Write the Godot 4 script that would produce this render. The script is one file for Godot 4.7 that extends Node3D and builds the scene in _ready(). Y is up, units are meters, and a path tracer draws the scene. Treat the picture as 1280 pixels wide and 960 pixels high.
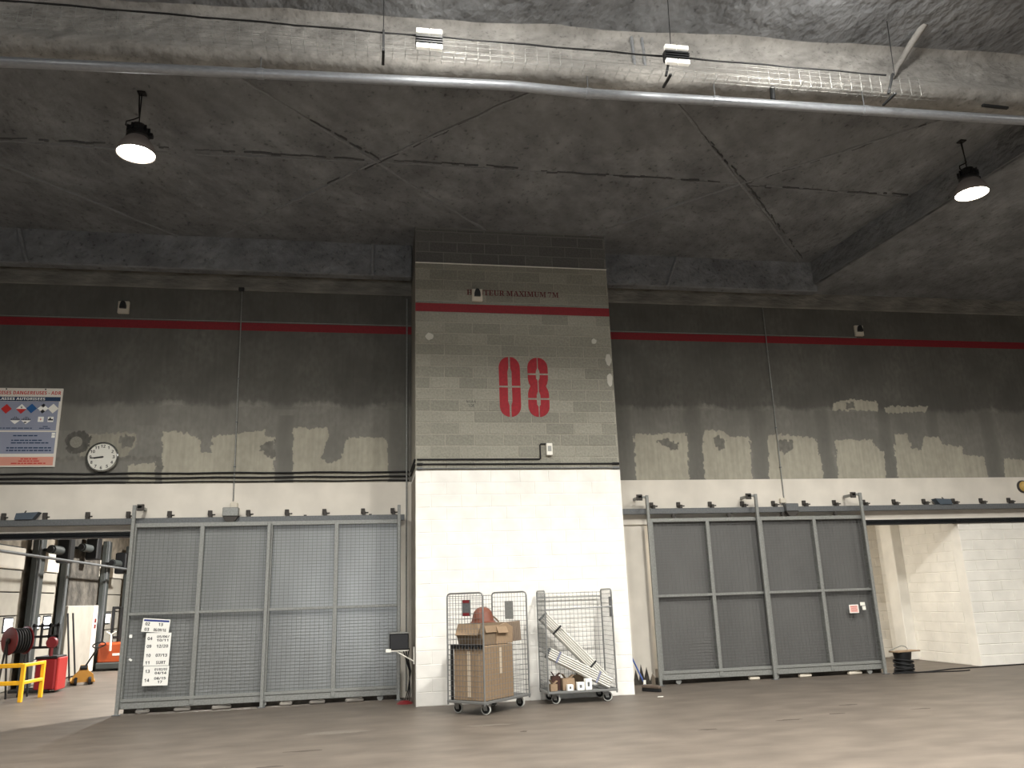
extends Node3D

# ---------------------------------------------------------------- helpers
var used := {}
var tex := {}
var mats := {}
var planar := Rect2()          # when it has an area, faces get UVs from x and y inside it
var rng := RandomNumberGenerator.new()

func numbered(n: String) -> String:
	if not used.has(n):
		used[n] = 0
		return n
	used[n] += 1
	return "%s_%03d" % [n, used[n]]

func begin() -> SurfaceTool:
	var st := SurfaceTool.new()
	st.begin(Mesh.PRIMITIVE_TRIANGLES)
	return st

func vert(st: SurfaceTool, p: Vector3, n: Vector3) -> void:
	st.set_normal(n)
	if planar.has_area():
		st.set_uv(Vector2((p.x - planar.position.x) / planar.size.x, 1.0 - (p.y - planar.position.y) / planar.size.y))
	else:
		st.set_uv(Vector2(p.x, p.y))
	st.add_vertex(p)

# a convex polygon, turned so that it faces away from `inside`
func face(st: SurfaceTool, v: Array, inside: Vector3) -> void:
	var c := Vector3.ZERO
	for p in v:
		c += p
	c /= v.size()
	var n := Vector3.ZERO
	for i in range(1, v.size() - 1):
		n += (v[i] - v[0]).cross(v[i + 1] - v[0])
	n = n.normalized()
	var flip: bool = n.dot(c - inside) < 0.0
	if flip:
		n = -n
	for i in range(1, v.size() - 1):
		vert(st, v[0], n)
		if flip:
			vert(st, v[i], n)
			vert(st, v[i + 1], n)
		else:
			vert(st, v[i + 1], n)
			vert(st, v[i], n)

# box with optional chamfer; xf places it
func box(st: SurfaceTool, c: Vector3, s: Vector3, ch := 0.0, b := Basis.IDENTITY) -> void:
	var h := s * 0.5
	var q := Vector3(h.x - ch, h.y - ch, h.z - ch)
	var g := func(x: float, y: float, z: float) -> Vector3: return c + b * Vector3(x, y, z)
	for s1 in [-1.0, 1.0]:
		face(st, [g.call(s1 * h.x, -q.y, -q.z), g.call(s1 * h.x, q.y, -q.z), g.call(s1 * h.x, q.y, q.z), g.call(s1 * h.x, -q.y, q.z)], c)
		face(st, [g.call(-q.x, s1 * h.y, -q.z), g.call(q.x, s1 * h.y, -q.z), g.call(q.x, s1 * h.y, q.z), g.call(-q.x, s1 * h.y, q.z)], c)
		face(st, [g.call(-q.x, -q.y, s1 * h.z), g.call(q.x, -q.y, s1 * h.z), g.call(q.x, q.y, s1 * h.z), g.call(-q.x, q.y, s1 * h.z)], c)
	if ch <= 0.0:
		return
	for s1 in [-1.0, 1.0]:
		for s2 in [-1.0, 1.0]:
			face(st, [g.call(s1 * h.x, s2 * q.y, -q.z), g.call(s1 * q.x, s2 * h.y, -q.z), g.call(s1 * q.x, s2 * h.y, q.z), g.call(s1 * h.x, s2 * q.y, q.z)], c)
			face(st, [g.call(s1 * h.x, -q.y, s2 * q.z), g.call(s1 * q.x, -q.y, s2 * h.z), g.call(s1 * q.x, q.y, s2 * h.z), g.call(s1 * h.x, q.y, s2 * q.z)], c)
			face(st, [g.call(-q.x, s1 * h.y, s2 * q.z), g.call(-q.x, s1 * q.y, s2 * h.z), g.call(q.x, s1 * q.y, s2 * h.z), g.call(q.x, s1 * h.y, s2 * q.z)], c)
			for s3 in [-1.0, 1.0]:
				face(st, [g.call(s1 * h.x, s2 * q.y, s3 * q.z), g.call(s1 * q.x, s2 * h.y, s3 * q.z), g.call(s1 * q.x, s2 * q.y, s3 * h.z)], c)

# from corner to corner
func slab(st: SurfaceTool, a: Vector3, b: Vector3, ch := 0.0) -> void:
	box(st, (a + b) * 0.5, (b - a).abs(), ch)

func frame_of(d: Vector3) -> Basis:
	var y := d.normalized()
	var x := y.cross(Vector3.FORWARD if absf(y.z) < 0.9 else Vector3.RIGHT).normalized()
	return Basis(x, y, x.cross(y))

# swept round tube through points
func tube(st: SurfaceTool, pts: Array, r: float, n := 8, r2 := -1.0) -> void:
	var rings := []
	for i in pts.size():
		var d: Vector3 = (pts[mini(i + 1, pts.size() - 1)] - pts[maxi(i - 1, 0)])
		var b := frame_of(d)
		var ring := []
		var rr := r if r2 < 0.0 else lerpf(r, r2, float(i) / (pts.size() - 1))
		if i > 0:
			var pb: Basis = rings[i - 1][2]
			var x := (pb.x - d.normalized() * pb.x.dot(d.normalized())).normalized()
			b = Basis(x, d.normalized(), x.cross(d.normalized()))
		for k in n:
			var a := TAU * k / n
			ring.append((b.x * cos(a) + b.z * sin(a)) )
		rings.append([pts[i], ring, b, rr])
	for i in pts.size() - 1:
		for k in n:
			var k2 := (k + 1) % n
			var p0: Vector3 = rings[i][0] + rings[i][1][k] * rings[i][3]
			var p1: Vector3 = rings[i][0] + rings[i][1][k2] * rings[i][3]
			var p2: Vector3 = rings[i + 1][0] + rings[i + 1][1][k2] * rings[i + 1][3]
			var p3: Vector3 = rings[i + 1][0] + rings[i + 1][1][k] * rings[i + 1][3]
			var q := [[p0, rings[i][1][k]], [p1, rings[i][1][k2]], [p2, rings[i + 1][1][k2]], [p3, rings[i + 1][1][k]]]
			var out: Vector3 = (p1 - p0).cross(p2 - p0)
			var order := [0, 2, 1, 0, 3, 2] if out.dot(rings[i][1][k]) > 0.0 else [0, 1, 2, 0, 2, 3]
			for o in order:
				vert(st, q[o][0], q[o][1])
	for e in [0, pts.size() - 1]:
		var v := []
		for k in n:
			v.append(rings[e][0] + rings[e][1][k] * rings[e][3])
		face(st, v, (pts[0] + pts[pts.size() - 1]) * 0.5 if pts.size() == 2 else pts[1 if e == 0 else e - 1])

func rod(st: SurfaceTool, a: Vector3, b: Vector3, r: float, n := 8) -> void:
	tube(st, [a, b], r, n)

# profile of (radius, height) turned round the y axis of b at c
func lathe(st: SurfaceTool, prof: Array, c: Vector3, n := 24, b := Basis.IDENTITY) -> void:
	for i in prof.size() - 1:
		var a0: Vector2 = prof[i]
		var a1: Vector2 = prof[i + 1]
		var t := Vector2(a1.y - a0.y, a0.x - a1.x).normalized()
		for k in n:
			var u0 := TAU * k / n
			var u1 := TAU * (k + 1) / n
			var d0 := Vector3(cos(u0), 0, sin(u0))
			var d1 := Vector3(cos(u1), 0, sin(u1))
			var q := [c + b * (d0 * a0.x + Vector3.UP * a0.y), c + b * (d1 * a0.x + Vector3.UP * a0.y), c + b * (d1 * a1.x + Vector3.UP * a1.y), c + b * (d0 * a1.x + Vector3.UP * a1.y)]
			var nn := [b * (d0 * t.x + Vector3.UP * t.y), b * (d1 * t.x + Vector3.UP * t.y)]
			var ns := [nn[0], nn[1], nn[1], nn[0]]
			var out: Vector3 = (q[2] - q[0]).cross(q[3] - q[1])
			var order := [0, 2, 1, 0, 3, 2] if out.dot(nn[0]) > 0.0 else [0, 1, 2, 0, 2, 3]
			for o in order:
				vert(st, q[o], ns[o])

# prism over a flat outline (x, y of b), from z0 to z1
func prism(st: SurfaceTool, outline: PackedVector2Array, z0: float, z1: float, c := Vector3.ZERO, b := Basis.IDENTITY) -> void:
	var big := PackedVector2Array()
	for p in outline:
		big.append(p * 200.0)          # small outlines fall below the triangulator's tolerance
	var idx := Geometry2D.triangulate_polygon(big)
	var g := func(p: Vector2, z: float) -> Vector3: return c + b * Vector3(p.x, p.y, z)
	for i in range(0, idx.size(), 3):
		var m: Vector2 = (outline[idx[i]] + outline[idx[i + 1]] + outline[idx[i + 2]]) / 3.0
		for z in [z0, z1]:
			face(st, [g.call(outline[idx[i]], z), g.call(outline[idx[i + 1]], z), g.call(outline[idx[i + 2]], z)], g.call(m, (z0 + z1) * 0.5))
	var ccw := not Geometry2D.is_polygon_clockwise(outline)
	for i in outline.size():
		var p := outline[i]
		var q := outline[(i + 1) % outline.size()]
		var nrm := Vector2(q.y - p.y, p.x - q.x) * (1.0 if ccw else -1.0)
		face(st, [g.call(p, z0), g.call(q, z0), g.call(q, z1), g.call(p, z1)], g.call((p + q) * 0.5 - nrm, (z0 + z1) * 0.5))

func flat_list(a: Array) -> PackedVector2Array:
	var out := PackedVector2Array()
	for i in range(0, a.size(), 2):
		out.append(Vector2(a[i], a[i + 1]))
	return out

func obj(called: String, st: SurfaceTool, m: Material, parent: Node = self) -> MeshInstance3D:
	var o := MeshInstance3D.new()
	o.name = numbered(called) if parent == self else called
	o.mesh = st.commit()
	o.mesh.surface_set_material(0, m)
	parent.add_child(o, true)
	return o

func inst(called: String, mesh: Mesh, m: Material, at: Vector3, parent: Node) -> MeshInstance3D:
	var o := MeshInstance3D.new()
	o.name = called
	o.mesh = mesh
	o.material_override = m
	o.position = at
	parent.add_child(o, true)
	return o

func tag(o: Node, label: String, category: String, group := "") -> Node:
	o.set_meta("label", label)
	o.set_meta("category", category)
	if group:
		o.set_meta("group", group)
	return o

func thing(called: String, label: String, category: String, at := Vector3.ZERO, turn := 0.0, group := "") -> Node3D:
	var o := Node3D.new()
	o.name = numbered(called)
	add_child(o)
	o.position = at
	o.rotation.y = turn
	tag(o, label, category, group)
	return o

func structure(called: String, label := "") -> Node3D:
	var o := Node3D.new()
	o.name = numbered(called)
	add_child(o)
	o.set_meta("kind", "structure")
	if label:
		o.set_meta("label", label)
	return o

func dup(src: Node3D, at: Vector3, turn: float, label: String) -> Node3D:
	var base_name := String(src.name)
	var o: Node3D = src.duplicate()
	o.name = numbered(base_name)
	add_child(o)
	o.position = at
	o.rotation.y = turn
	o.set_meta("label", label)
	return o

func text(called: String, s: String, h: float, m: Material, at: Vector3, parent: Node, b := Basis.IDENTITY, bold := false, face_name := "Droid Sans", width := 0.0) -> MeshInstance3D:
	var t := TextMesh.new()
	var f := SystemFont.new()
	f.font_names = PackedStringArray([face_name])
	if bold:
		f.font_weight = 700
	t.font = f
	t.text = s
	t.font_size = 32
	t.pixel_size = h / 23.0          # capitals of the face are about 0.72 of its size
	t.depth = 0.002
	t.curve_step = 2.0
	var o := MeshInstance3D.new()
	o.name = called
	o.mesh = t
	o.material_override = m
	var k := 1.0
	if width > 0.0:
		var w := t.get_aabb().size.x
		if w > 0.001:
			k = width / w
	o.transform = Transform3D(b * Basis.from_scale(Vector3(k, 1, 1)), at)
	parent.add_child(o, true)
	return o

# ---------------------------------------------------------------- materials
func noise_tex(key: String, freq: float, octaves: int, lo: float, hi: float, size := 256, normal := false, bump := 4.0, kind := FastNoiseLite.TYPE_SIMPLEX_SMOOTH, tint := Color.WHITE) -> Texture2D:
	if tex.has(key):
		return tex[key]
	var n := FastNoiseLite.new()
	n.noise_type = kind
	n.seed = key.hash() & 0xffff
	n.frequency = freq
	n.fractal_octaves = octaves
	var im := n.get_seamless_image(size, size, false, false, 0.15)
	if normal:
		im.bump_map_to_normal_map(bump)
	else:
		var out := Image.create(size, size, false, Image.FORMAT_RGB8)
		for y in size:
			for x in size:
				var v := lerpf(lo, hi, im.get_pixel(x, y).r)
				out.set_pixel(x, y, Color(v, v, v) * tint)
		im = out
	var t := ImageTexture.create_from_image(im)
	tex[key] = t
	return t

# sprayed concrete: broad soft tones, medium strokes and sparse dark pits, repeating without a seam
func sprayed_tex() -> Texture2D:
	var ims := []
	for q in [[0.006, 3], [0.022, 4], [0.075, 3]]:
		var n := FastNoiseLite.new()
		n.noise_type = FastNoiseLite.TYPE_SIMPLEX_SMOOTH
		n.seed = 90 + int(q[0] * 1000)
		n.frequency = q[0]
		n.fractal_octaves = q[1]
		ims.append(n.get_seamless_image(768, 768, false, false, 0.15))
	var out := Image.create(768, 768, false, Image.FORMAT_RGB8)
	for y in 768:
		for x in 768:
			var a: float = ims[0].get_pixel(x, y).r
			var b: float = ims[1].get_pixel((x + y / 2) % 768, y).r
			var c: float = ims[2].get_pixel(x, y).r
			var v := 0.62 + 0.26 * a + 0.17 * b + 0.06 * c
			if c < 0.27 and b < 0.55:
				v -= 0.9 * (0.27 - c) + 0.06
			out.set_pixel(x, y, Color(v, v, v))
	return ImageTexture.create_from_image(out)

func mat(key: String, c: Color, rough := 0.8, metal := 0.0, blotch: Texture2D = null, scale := Vector3.ONE, bump: Texture2D = null, bump_scale := 1.0, spec := 0.5) -> StandardMaterial3D:
	if mats.has(key):
		return mats[key]
	var m := StandardMaterial3D.new()
	m.resource_name = key
	m.albedo_color = c
	m.roughness = rough
	m.metallic = metal
	m.metallic_specular = spec
	if blotch or bump:
		m.uv1_triplanar = true
		m.uv1_world_triplanar = true
		m.uv1_scale = scale
	if blotch:
		m.albedo_texture = blotch
	if bump:
		m.heightmap_enabled = true
		m.heightmap_texture = bump
		m.heightmap_scale = bump_scale
	mats[key] = m
	return m

func grey(v: float) -> Color:
	return Color(v, v, v)

func lit(key: String, c: Color, e: float) -> StandardMaterial3D:
	var m := mat(key, c, 0.6)
	m.emission_enabled = true
	m.emission = c
	m.emission_energy_multiplier = e
	return m

# stained concrete of one wall: bare patches, darker blobs and damp streaks painted into one picture
func wall_picture(r: Rect2, ppm: float, patches: Array, blobs: Array, streaks: Array, seed_: int) -> ImageTexture:
	var w := int(r.size.x * ppm)
	var h := int(r.size.y * ppm)
	var im := Image.create(w, h, false, Image.FORMAT_RGB8)
	var big := FastNoiseLite.new()
	big.seed = seed_
	big.frequency = 0.9
	big.fractal_octaves = 4
	var fine := FastNoiseLite.new()
	fine.seed = seed_ + 7
	fine.frequency = 9.0
	fine.fractal_octaves = 3
	var boxes := []
	for list in [patches, blobs]:
		for p in list:
			var bb := Rect2(p[0], Vector2.ZERO)
			for q in p:
				bb = bb.expand(q)
			boxes.append(bb.grow(0.06))
	for j in h:
		var y := r.end.y - (j + 0.5) / ppm
		for i in w:
			var x := r.position.x + (i + 0.5) / ppm
			var nb := big.get_noise_2d(x, y)
			var nf := fine.get_noise_2d(x, y * 0.6)
			var vert_n := fine.get_noise_2d(x * 1.4, y * 0.08 + 40.0)
			# old dark coating above, thinner below the fifth metre
			var edge := 5.08 + 0.10 * nb + 0.04 * nf
			var dark := smoothstep(edge - 0.05, edge + 0.10, y)
			var v := lerpf(0.45, 0.355, dark)
			v += 0.045 * nb + 0.04 * nf * (0.6 + nb) + 0.014 * vert_n
			if absf(y - edge) < 0.05 and nb > 0.05:
				v += 0.03
			var c := Color(v, v * 0.985, v * 0.93)
			for s in streaks:
				var d: float = absf(x - s[0] - 0.05 * big.get_noise_2d(s[0] * 9.0, y * 1.3)) / s[1]
				if d < 1.0 and y < s[2] and y > s[3]:
					c = c.lerp(Color(0.345, 0.34, 0.32), s[4] * (1.0 - d * d * d) * (0.8 + 0.5 * nf))
			var pt := Vector2(x + 0.05 * nf + 0.02 * vert_n, y + 0.05 * nf)
			for k in patches.size():
				if boxes[k].has_point(pt) and Geometry2D.is_point_in_polygon(pt, patches[k]):
					var pv := (0.53 if k == 0 and seed_ == 3 else 0.61) + 0.035 * vert_n + 0.03 * nf + 0.04 * nb
					c = Color(pv, pv * 0.975, pv * 0.885)
			for k in blobs.size():
				if boxes[patches.size() + k].has_point(pt) and Geometry2D.is_point_in_polygon(pt, blobs[k]):
					var bv := (0.31 if k == 0 and seed_ == 3 else 0.42) + 0.06 * nf
					c = Color(bv, bv * 0.98, bv * 0.92)
			im.set_pixel(i, j, c)
	return ImageTexture.create_from_image(im)

var M := {}

func make_materials() -> void:
	var soft := noise_tex("soft", 0.012, 4, 0.72, 1.0)
	var grain := noise_tex("grain", 0.05, 4, 0.84, 1.0)
	var rub := noise_tex("rub", 0.035, 5, 0.0, 1.0)
	var spray := noise_tex("spray", 0.02, 5, 0.0, 1.0, 512)
	var mottled := sprayed_tex()
	M.ceiling = mat("ceiling_concrete", Color(0.535, 0.545, 0.555), 0.95, 0, mottled, Vector3(0.17, 0.17, 0.12), noise_tex("sprayfine", 0.03, 6, 0.0, 1.0, 1024), 3.2)
	M.beam = mat("beam_concrete", Color(0.64, 0.63, 0.61), 0.9, 0, mottled, Vector3(0.30, 0.45, 0.30), spray, 3.4)
	M.seam = mat("seam_concrete", Color(0.53, 0.54, 0.55), 0.95, 0, grain, Vector3.ONE, rub, 2.0)
	M.crack = mat("seam_dirt", Color(0.34, 0.345, 0.35), 0.95, 0, grain, Vector3.ONE * 2.0)
	M.ring = mat("ring_concrete", Color(0.55, 0.54, 0.51), 0.95, 0, soft, Vector3(0.5, 1.5, 1.0), rub, 1.5)
	M.plain = mat("plain_concrete", Color(0.58, 0.56, 0.53), 0.95, 0, soft, Vector3.ONE * 0.4)
	M.floor = mat("floor_concrete", Color(0.405, 0.372, 0.338), 0.5, 0, noise_tex("floor_blotch", 0.012, 5, 0.80, 1.0, 512), Vector3(0.16, 0.4, 0.34), noise_tex("floor_fine", 0.09, 3, 0.0, 1.0), 0.08, 0.35)
	M.mortar = mat("mortar", Color(0.63, 0.615, 0.565), 0.95, 0, grain, Vector3.ONE * 2.0)
	M.block = []
	for k in 6:
		var v: float = [0.575, 0.555, 0.59, 0.54, 0.565, 0.605][k]
		M.block.append(mat("block_%d" % k, Color(v, v * 0.985, v * 0.905), 0.95, 0, grain, Vector3.ONE * 1.7, rub, 0.6))
	M.dark_blocks = [mat("dark_block", Color(0.38, 0.375, 0.365), 0.95, 0, grain, Vector3.ONE * 1.7, rub, 0.6), mat("dark_block_pale", Color(0.41, 0.405, 0.39), 0.95, 0, grain, Vector3.ONE * 1.7, rub, 0.6)]  # darker block tones for the courses above the joint strip
	M.white = mat("white_paint", Color(0.90, 0.885, 0.85), 0.75, 0, noise_tex("paint", 0.01, 4, 0.93, 1.0), Vector3.ONE * 0.6, rub, 0.06)
	M.white_block = mat("white_block", Color(0.915, 0.905, 0.88), 0.7, 0, noise_tex("paint", 0.01, 4, 0.93, 1.0), Vector3.ONE * 0.8, rub, 0.06)
	M.lintel = mat("lintel_paint", Color(0.845, 0.82, 0.775), 0.75, 0, noise_tex("paint", 0.01, 4, 0.93, 1.0), Vector3.ONE * 0.5, rub, 0.05)
	M.red = mat("red_paint", Color(0.52, 0.09, 0.13), 0.7, 0, grain, Vector3.ONE * 1.5)
	M.stencil = mat("stencil_red", Color(0.60, 0.09, 0.14), 0.75, 0, grain, Vector3.ONE * 1.1)
	M.old_red = mat("faded_red", Color(0.36, 0.16, 0.17), 0.9)
	M.galv = mat("galvanised", Color(0.575, 0.58, 0.565), 0.45, 0.3, grain, Vector3.ONE * 2.0)
	M.galv_dark = mat("dull_galvanised", Color(0.42, 0.43, 0.435), 0.5, 0.3, grain, Vector3.ONE * 2.0)
	M.pipe = mat("pipe_zinc", Color(0.62, 0.635, 0.655), 0.38, 0.45, grain, Vector3(0.8, 3, 3))
	M.sheet = mat("lit_sheet", Color(0.62, 0.63, 0.625), 0.32, 0.42, noise_tex("sheet", 0.006, 3, 0.88, 1.0), Vector3(0.5, 0.2, 0.5))  # gate zinc, lightened for the stronger light on the left leaf
	M.sheet_dim = mat("dim_sheet", Color(0.42, 0.417, 0.41), 0.5, 0.1, noise_tex("sheet", 0.006, 3, 0.88, 1.0), Vector3(0.5, 0.2, 0.5))  # same zinc, darkened for the weaker light on the right leaf
	M.wire = mat("mesh_wire", Color(0.43, 0.435, 0.43), 0.5, 0.4)
	M.chrome = mat("cart_zinc", Color(0.55, 0.555, 0.55), 0.35, 0.6)
	M.black = mat("black_plastic", Color(0.07, 0.072, 0.08), 0.45)
	M.rubber = mat("black_rubber", Color(0.055, 0.055, 0.06), 0.8)
	M.dark = mat("dark_steel", Color(0.13, 0.135, 0.14), 0.5, 0.3)
	M.track = mat("black_track", Color(0.10, 0.115, 0.125), 0.4, 0.4)
	M.bracket = mat("rusted_bracket", Color(0.24, 0.225, 0.21), 0.7, 0.2)
	M.beige = mat("beige_plastic", Color(0.78, 0.75, 0.69), 0.6)
	M.ivory = mat("ivory_plastic", Color(0.88, 0.87, 0.83), 0.55)
	M.card = mat("cardboard", Color(0.59, 0.50, 0.40), 0.9, 0, grain, Vector3(6, 1.2, 6))
	M.card_dark = mat("cardboard_dark", Color(0.50, 0.43, 0.35), 0.9, 0, grain, Vector3(6, 1.2, 6))  # a darker tone of cardboard
	M.card_grey = mat("cardboard_ribbed", Color(0.50, 0.44, 0.38), 0.9, 0, grain, Vector3(14, 0.6, 14))
	M.tape = mat("packing_tape", Color(0.76, 0.70, 0.62), 0.25)
	M.brick = mat("terracotta_plastic", Color(0.47, 0.27, 0.20), 0.6, 0, grain, Vector3.ONE * 2.0)
	M.lampglass = mat("tube_glass", Color(0.78, 0.77, 0.74), 0.35)
	M.blue = mat("blue_plastic", Color(0.11, 0.25, 0.52), 0.45)
	M.bluetape = mat("grey_blue_strap", Color(0.46, 0.47, 0.55), 0.5)
	M.paper = mat("paper", Color(0.93, 0.925, 0.90), 0.8)
	M.ink = mat("ink", Color(0.10, 0.10, 0.13), 0.8)
	M.header = mat("header_blue", Color(0.16, 0.22, 0.50), 0.7)
	M.yellow = mat("yellow_paint", Color(0.90, 0.67, 0.10), 0.45)
	M.orange = mat("orange_paint", Color(0.62, 0.26, 0.10), 0.45)
	M.jack = mat("jack_yellow", Color(0.68, 0.48, 0.17), 0.45)
	M.redmetal = mat("red_metal", Color(0.50, 0.09, 0.11), 0.45)
	M.maroon = mat("maroon_metal", Color(0.42, 0.10, 0.12), 0.5)
	M.section = mat("door_panel", Color(0.64, 0.62, 0.58), 0.6, 0, noise_tex("paint", 0.01, 4, 0.93, 1.0), Vector3.ONE * 0.8)
	M.dockwall = mat("dock_render", Color(0.66, 0.62, 0.56), 0.9, 0, soft, Vector3.ONE)
	M.rough_dark = mat("raw_column", Color(0.38, 0.36, 0.33), 0.95, 0, noise_tex("column", 0.012, 5, 0.5, 1.0), Vector3.ONE * 0.6, rub, 2.0)
	M.operator = mat("operator_green", Color(0.21, 0.225, 0.22), 0.6)
	M.pane = lit("door_window_daylight", Color(0.95, 0.97, 1.0), 3.0)
	M.lens = lit("lamp_lens", Color(1.0, 0.965, 0.90), 14.0)
	M.shade = lit("lamp_shade", Color(0.42, 0.39, 0.37), 0.03)
	M.barglow = lit("luminaire_bar", Color(0.95, 0.94, 0.90), 0.12)
	M.vlens = lit("tube_lamp_glow", Color(1.0, 0.95, 0.86), 4.0)

# ---------------------------------------------------------------- lamps
func high_bay(at: Vector3, label: String, energy: float, cord: float, leak: float, grp := "high-bay lamps") -> Node3D:
	# `at` is the middle of the lamp's glowing opening
	var t := thing("high_bay_lamp", label, "lamp", at, 0.0, grp)
	var st := begin()
	lathe(st, [Vector2(0.235, 0.0), Vector2(0.23, 0.05), Vector2(0.20, 0.13), Vector2(0.15, 0.20), Vector2(0.12, 0.235)], Vector3.ZERO, 36)
	lathe(st, [Vector2(0.235, 0.0), Vector2(0.224, 0.004), Vector2(0.222, 0.05), Vector2(0.19, 0.13), Vector2(0.11, 0.225)], Vector3.ZERO, 36)
	obj("lamp_shade", st, M.shade, t)
	st = begin()
	lathe(st, [Vector2(0.0, 0.006), Vector2(0.222, 0.012)], Vector3.ZERO, 36)
	lathe(st, [Vector2(0.0, 0.004), Vector2(0.222, 0.010)], Vector3.ZERO, 36)
	obj("lens", st, M.lens, t)
	st = begin()
	lathe(st, [Vector2(0.0, 0.23), Vector2(0.125, 0.23), Vector2(0.14, 0.245), Vector2(0.14, 0.29), Vector2(0.118, 0.31), Vector2(0.118, 0.36), Vector2(0.085, 0.42), Vector2(0.03, 0.435), Vector2(0.0, 0.435)], Vector3.ZERO, 20)
	for k in 10:
		var a := TAU * k / 10
		box(st, Vector3(cos(a) * 0.125, 0.335, sin(a) * 0.125), Vector3(0.04, 0.09, 0.012), 0, Basis(Vector3.UP, -a))
	box(st, Vector3(0.15, 0.275, 0.0), Vector3(0.07, 0.06, 0.07), 0.008)
	obj("housing", st, M.black, t)
	st = begin()
	rod(st, Vector3(0, 0.43, 0), Vector3(0, cord, 0), 0.008, 6)
	tube(st, [Vector3(-0.10, 0.36, 0.02), Vector3(-0.15, 0.40, 0.03), Vector3(-0.145, 0.45, 0.03), Vector3(-0.06, 0.49, 0.02), Vector3(0.0, 0.53, 0.012), Vector3(-0.01, 0.62, 0.012), Vector3(-0.03, cord, 0.01)], 0.009, 6)
	box(st, Vector3(0, cord - 0.01, 0), Vector3(0.10, 0.02, 0.10), 0.004)
	obj("suspension_cord", st, M.rubber, t)
	var s := SpotLight3D.new()
	s.name = "lamp_beam"
	s.position = Vector3(0, -0.03, 0)
	s.rotation.x = -PI / 2
	s.spot_angle = 84.0
	s.spot_angle_attenuation = 1.0
	s.spot_range = 60.0
	s.spot_attenuation = 2.0
	s.light_color = Color(1.0, 0.99, 0.965)
	s.light_energy = energy
	s.light_size = 0.24
	s.shadow_enabled = true
	t.add_child(s)
	if leak > 0.0:
		var o := OmniLight3D.new()
		o.name = "shade_glow"
		o.position = Vector3(0, -0.06, 0)
		o.omni_range = 60.0
		o.omni_attenuation = 2.0
		o.light_color = Color(1.0, 0.985, 0.96)
		o.light_energy = leak
		o.light_size = 0.2
		o.shadow_enabled = true
		t.add_child(o)
	return t

const CEIL := 8.1
const HW := 3.67               # top of the white paint
const PX0 := 0.75
const PX1 := 4.274
const PZ := 1.316              # front of the block pier

func _ready() -> void:
	rng.seed = 20817
	# ------------------------------------------------------------ camera, light and exposure
	var pitch := 0.2595
	var yaw := 0.1806
	var roll := -0.0332
	var fwd := Vector3(sin(yaw) * cos(pitch), sin(pitch), -cos(yaw) * cos(pitch))
	var r0 := Vector3(cos(yaw), 0, sin(yaw))
	var u0 := r0.cross(fwd)
	var rr := r0 * cos(roll) + u0 * sin(roll)
	var uu := u0 * cos(roll) - r0 * sin(roll)
	var cam := Camera3D.new()
	cam.name = "camera"
	cam.fov = rad_to_deg(2.0 * atan(480.0 / 1000.0))
	cam.near = 0.05
	cam.far = 200.0
	cam.transform = Transform3D(Basis(rr, uu, -fwd), Vector3(0, 1.6, 14.595))
	add_child(cam)
	cam.current = true
	var we := WorldEnvironment.new()
	we.name = "world_environment"
	var env := Environment.new()
	env.background_mode = Environment.BG_COLOR
	env.background_color = Color.BLACK
	env.tonemap_mode = Environment.TONE_MAPPER_LINEAR
	env.tonemap_exposure = 3.3
	env.sdfgi_enabled = true
	env.ssao_enabled = true
	env.ssil_enabled = true
	we.environment = env
	add_child(we)
	make_materials()
	high_bay(Vector3(-2.99, 7.2, 4.83), "glowing high-bay lamp on a looped cord, left of the two in view", 15.0, 0.9, 0.12)
	high_bay(Vector3(8.83, 7.2, 5.11), "glowing high-bay lamp in front of the dark side of the deep ceiling beam", 15.0, 0.9, 0.0)
	high_bay(Vector3(4.9, 7.85, 8.7), "unseen high-bay lamp added right of the middle to light the pale beam and pier", 54.0, 0.25, 2.1)  # above the view, set here to light the beam face and pier
	high_bay(Vector3(1.0, 7.85, 8.7), "unseen high-bay lamp added left of the middle to widen the pale beam glow", 24.0, 0.25, 2.1)  # its added twin, spreads the glow along the beam face
	high_bay(Vector3(-4.6, 7.8, 10.0), "unseen high-bay lamp added to light the left part of the hall", 36.0, 0.3, 0.3)  # extra lamp out of view, brightens the left part
	high_bay(Vector3(10.2, 7.8, 10.0), "unseen high-bay lamp added right of the middle to light the right walls", 30.0, 0.3, 0.3)  # extra lamp out of view, brightens the right walls
	high_bay(Vector3(16.5, 7.8, 10.0), "high-bay lamp hanging towards the right end of the hall", 40.0, 0.3, 0.5)
	high_bay(Vector3(-3.0, 7.2, 17.0), "high-bay lamp hanging behind the viewer on the left", 12.0, 0.9, 0.0)
	high_bay(Vector3(8.8, 7.2, 17.0), "high-bay lamp hanging behind the viewer on the right", 12.0, 0.9, 0.0)
	high_bay(Vector3(-2.1, 4.6, -1.7), "high-bay lamp in the loading hall behind the pale gate", 42.0, 1.35, 0.0, "loading hall lamps")
	high_bay(Vector3(-3.6, 5.4, -8.6), "high-bay lamp far back in the loading hall", 75.0, 0.55, 0.0, "loading hall lamps")
	batten(Vector3(8.1, 3.72, -1.3))
	# ------------------------------------------------------------ structure, then things
	floors()
	ceilings()
	walls()
	pier()
	back_rooms()
	gates()
	wall_fittings()
	overhead()
	carts()
	dock_things()
	small_things()

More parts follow.
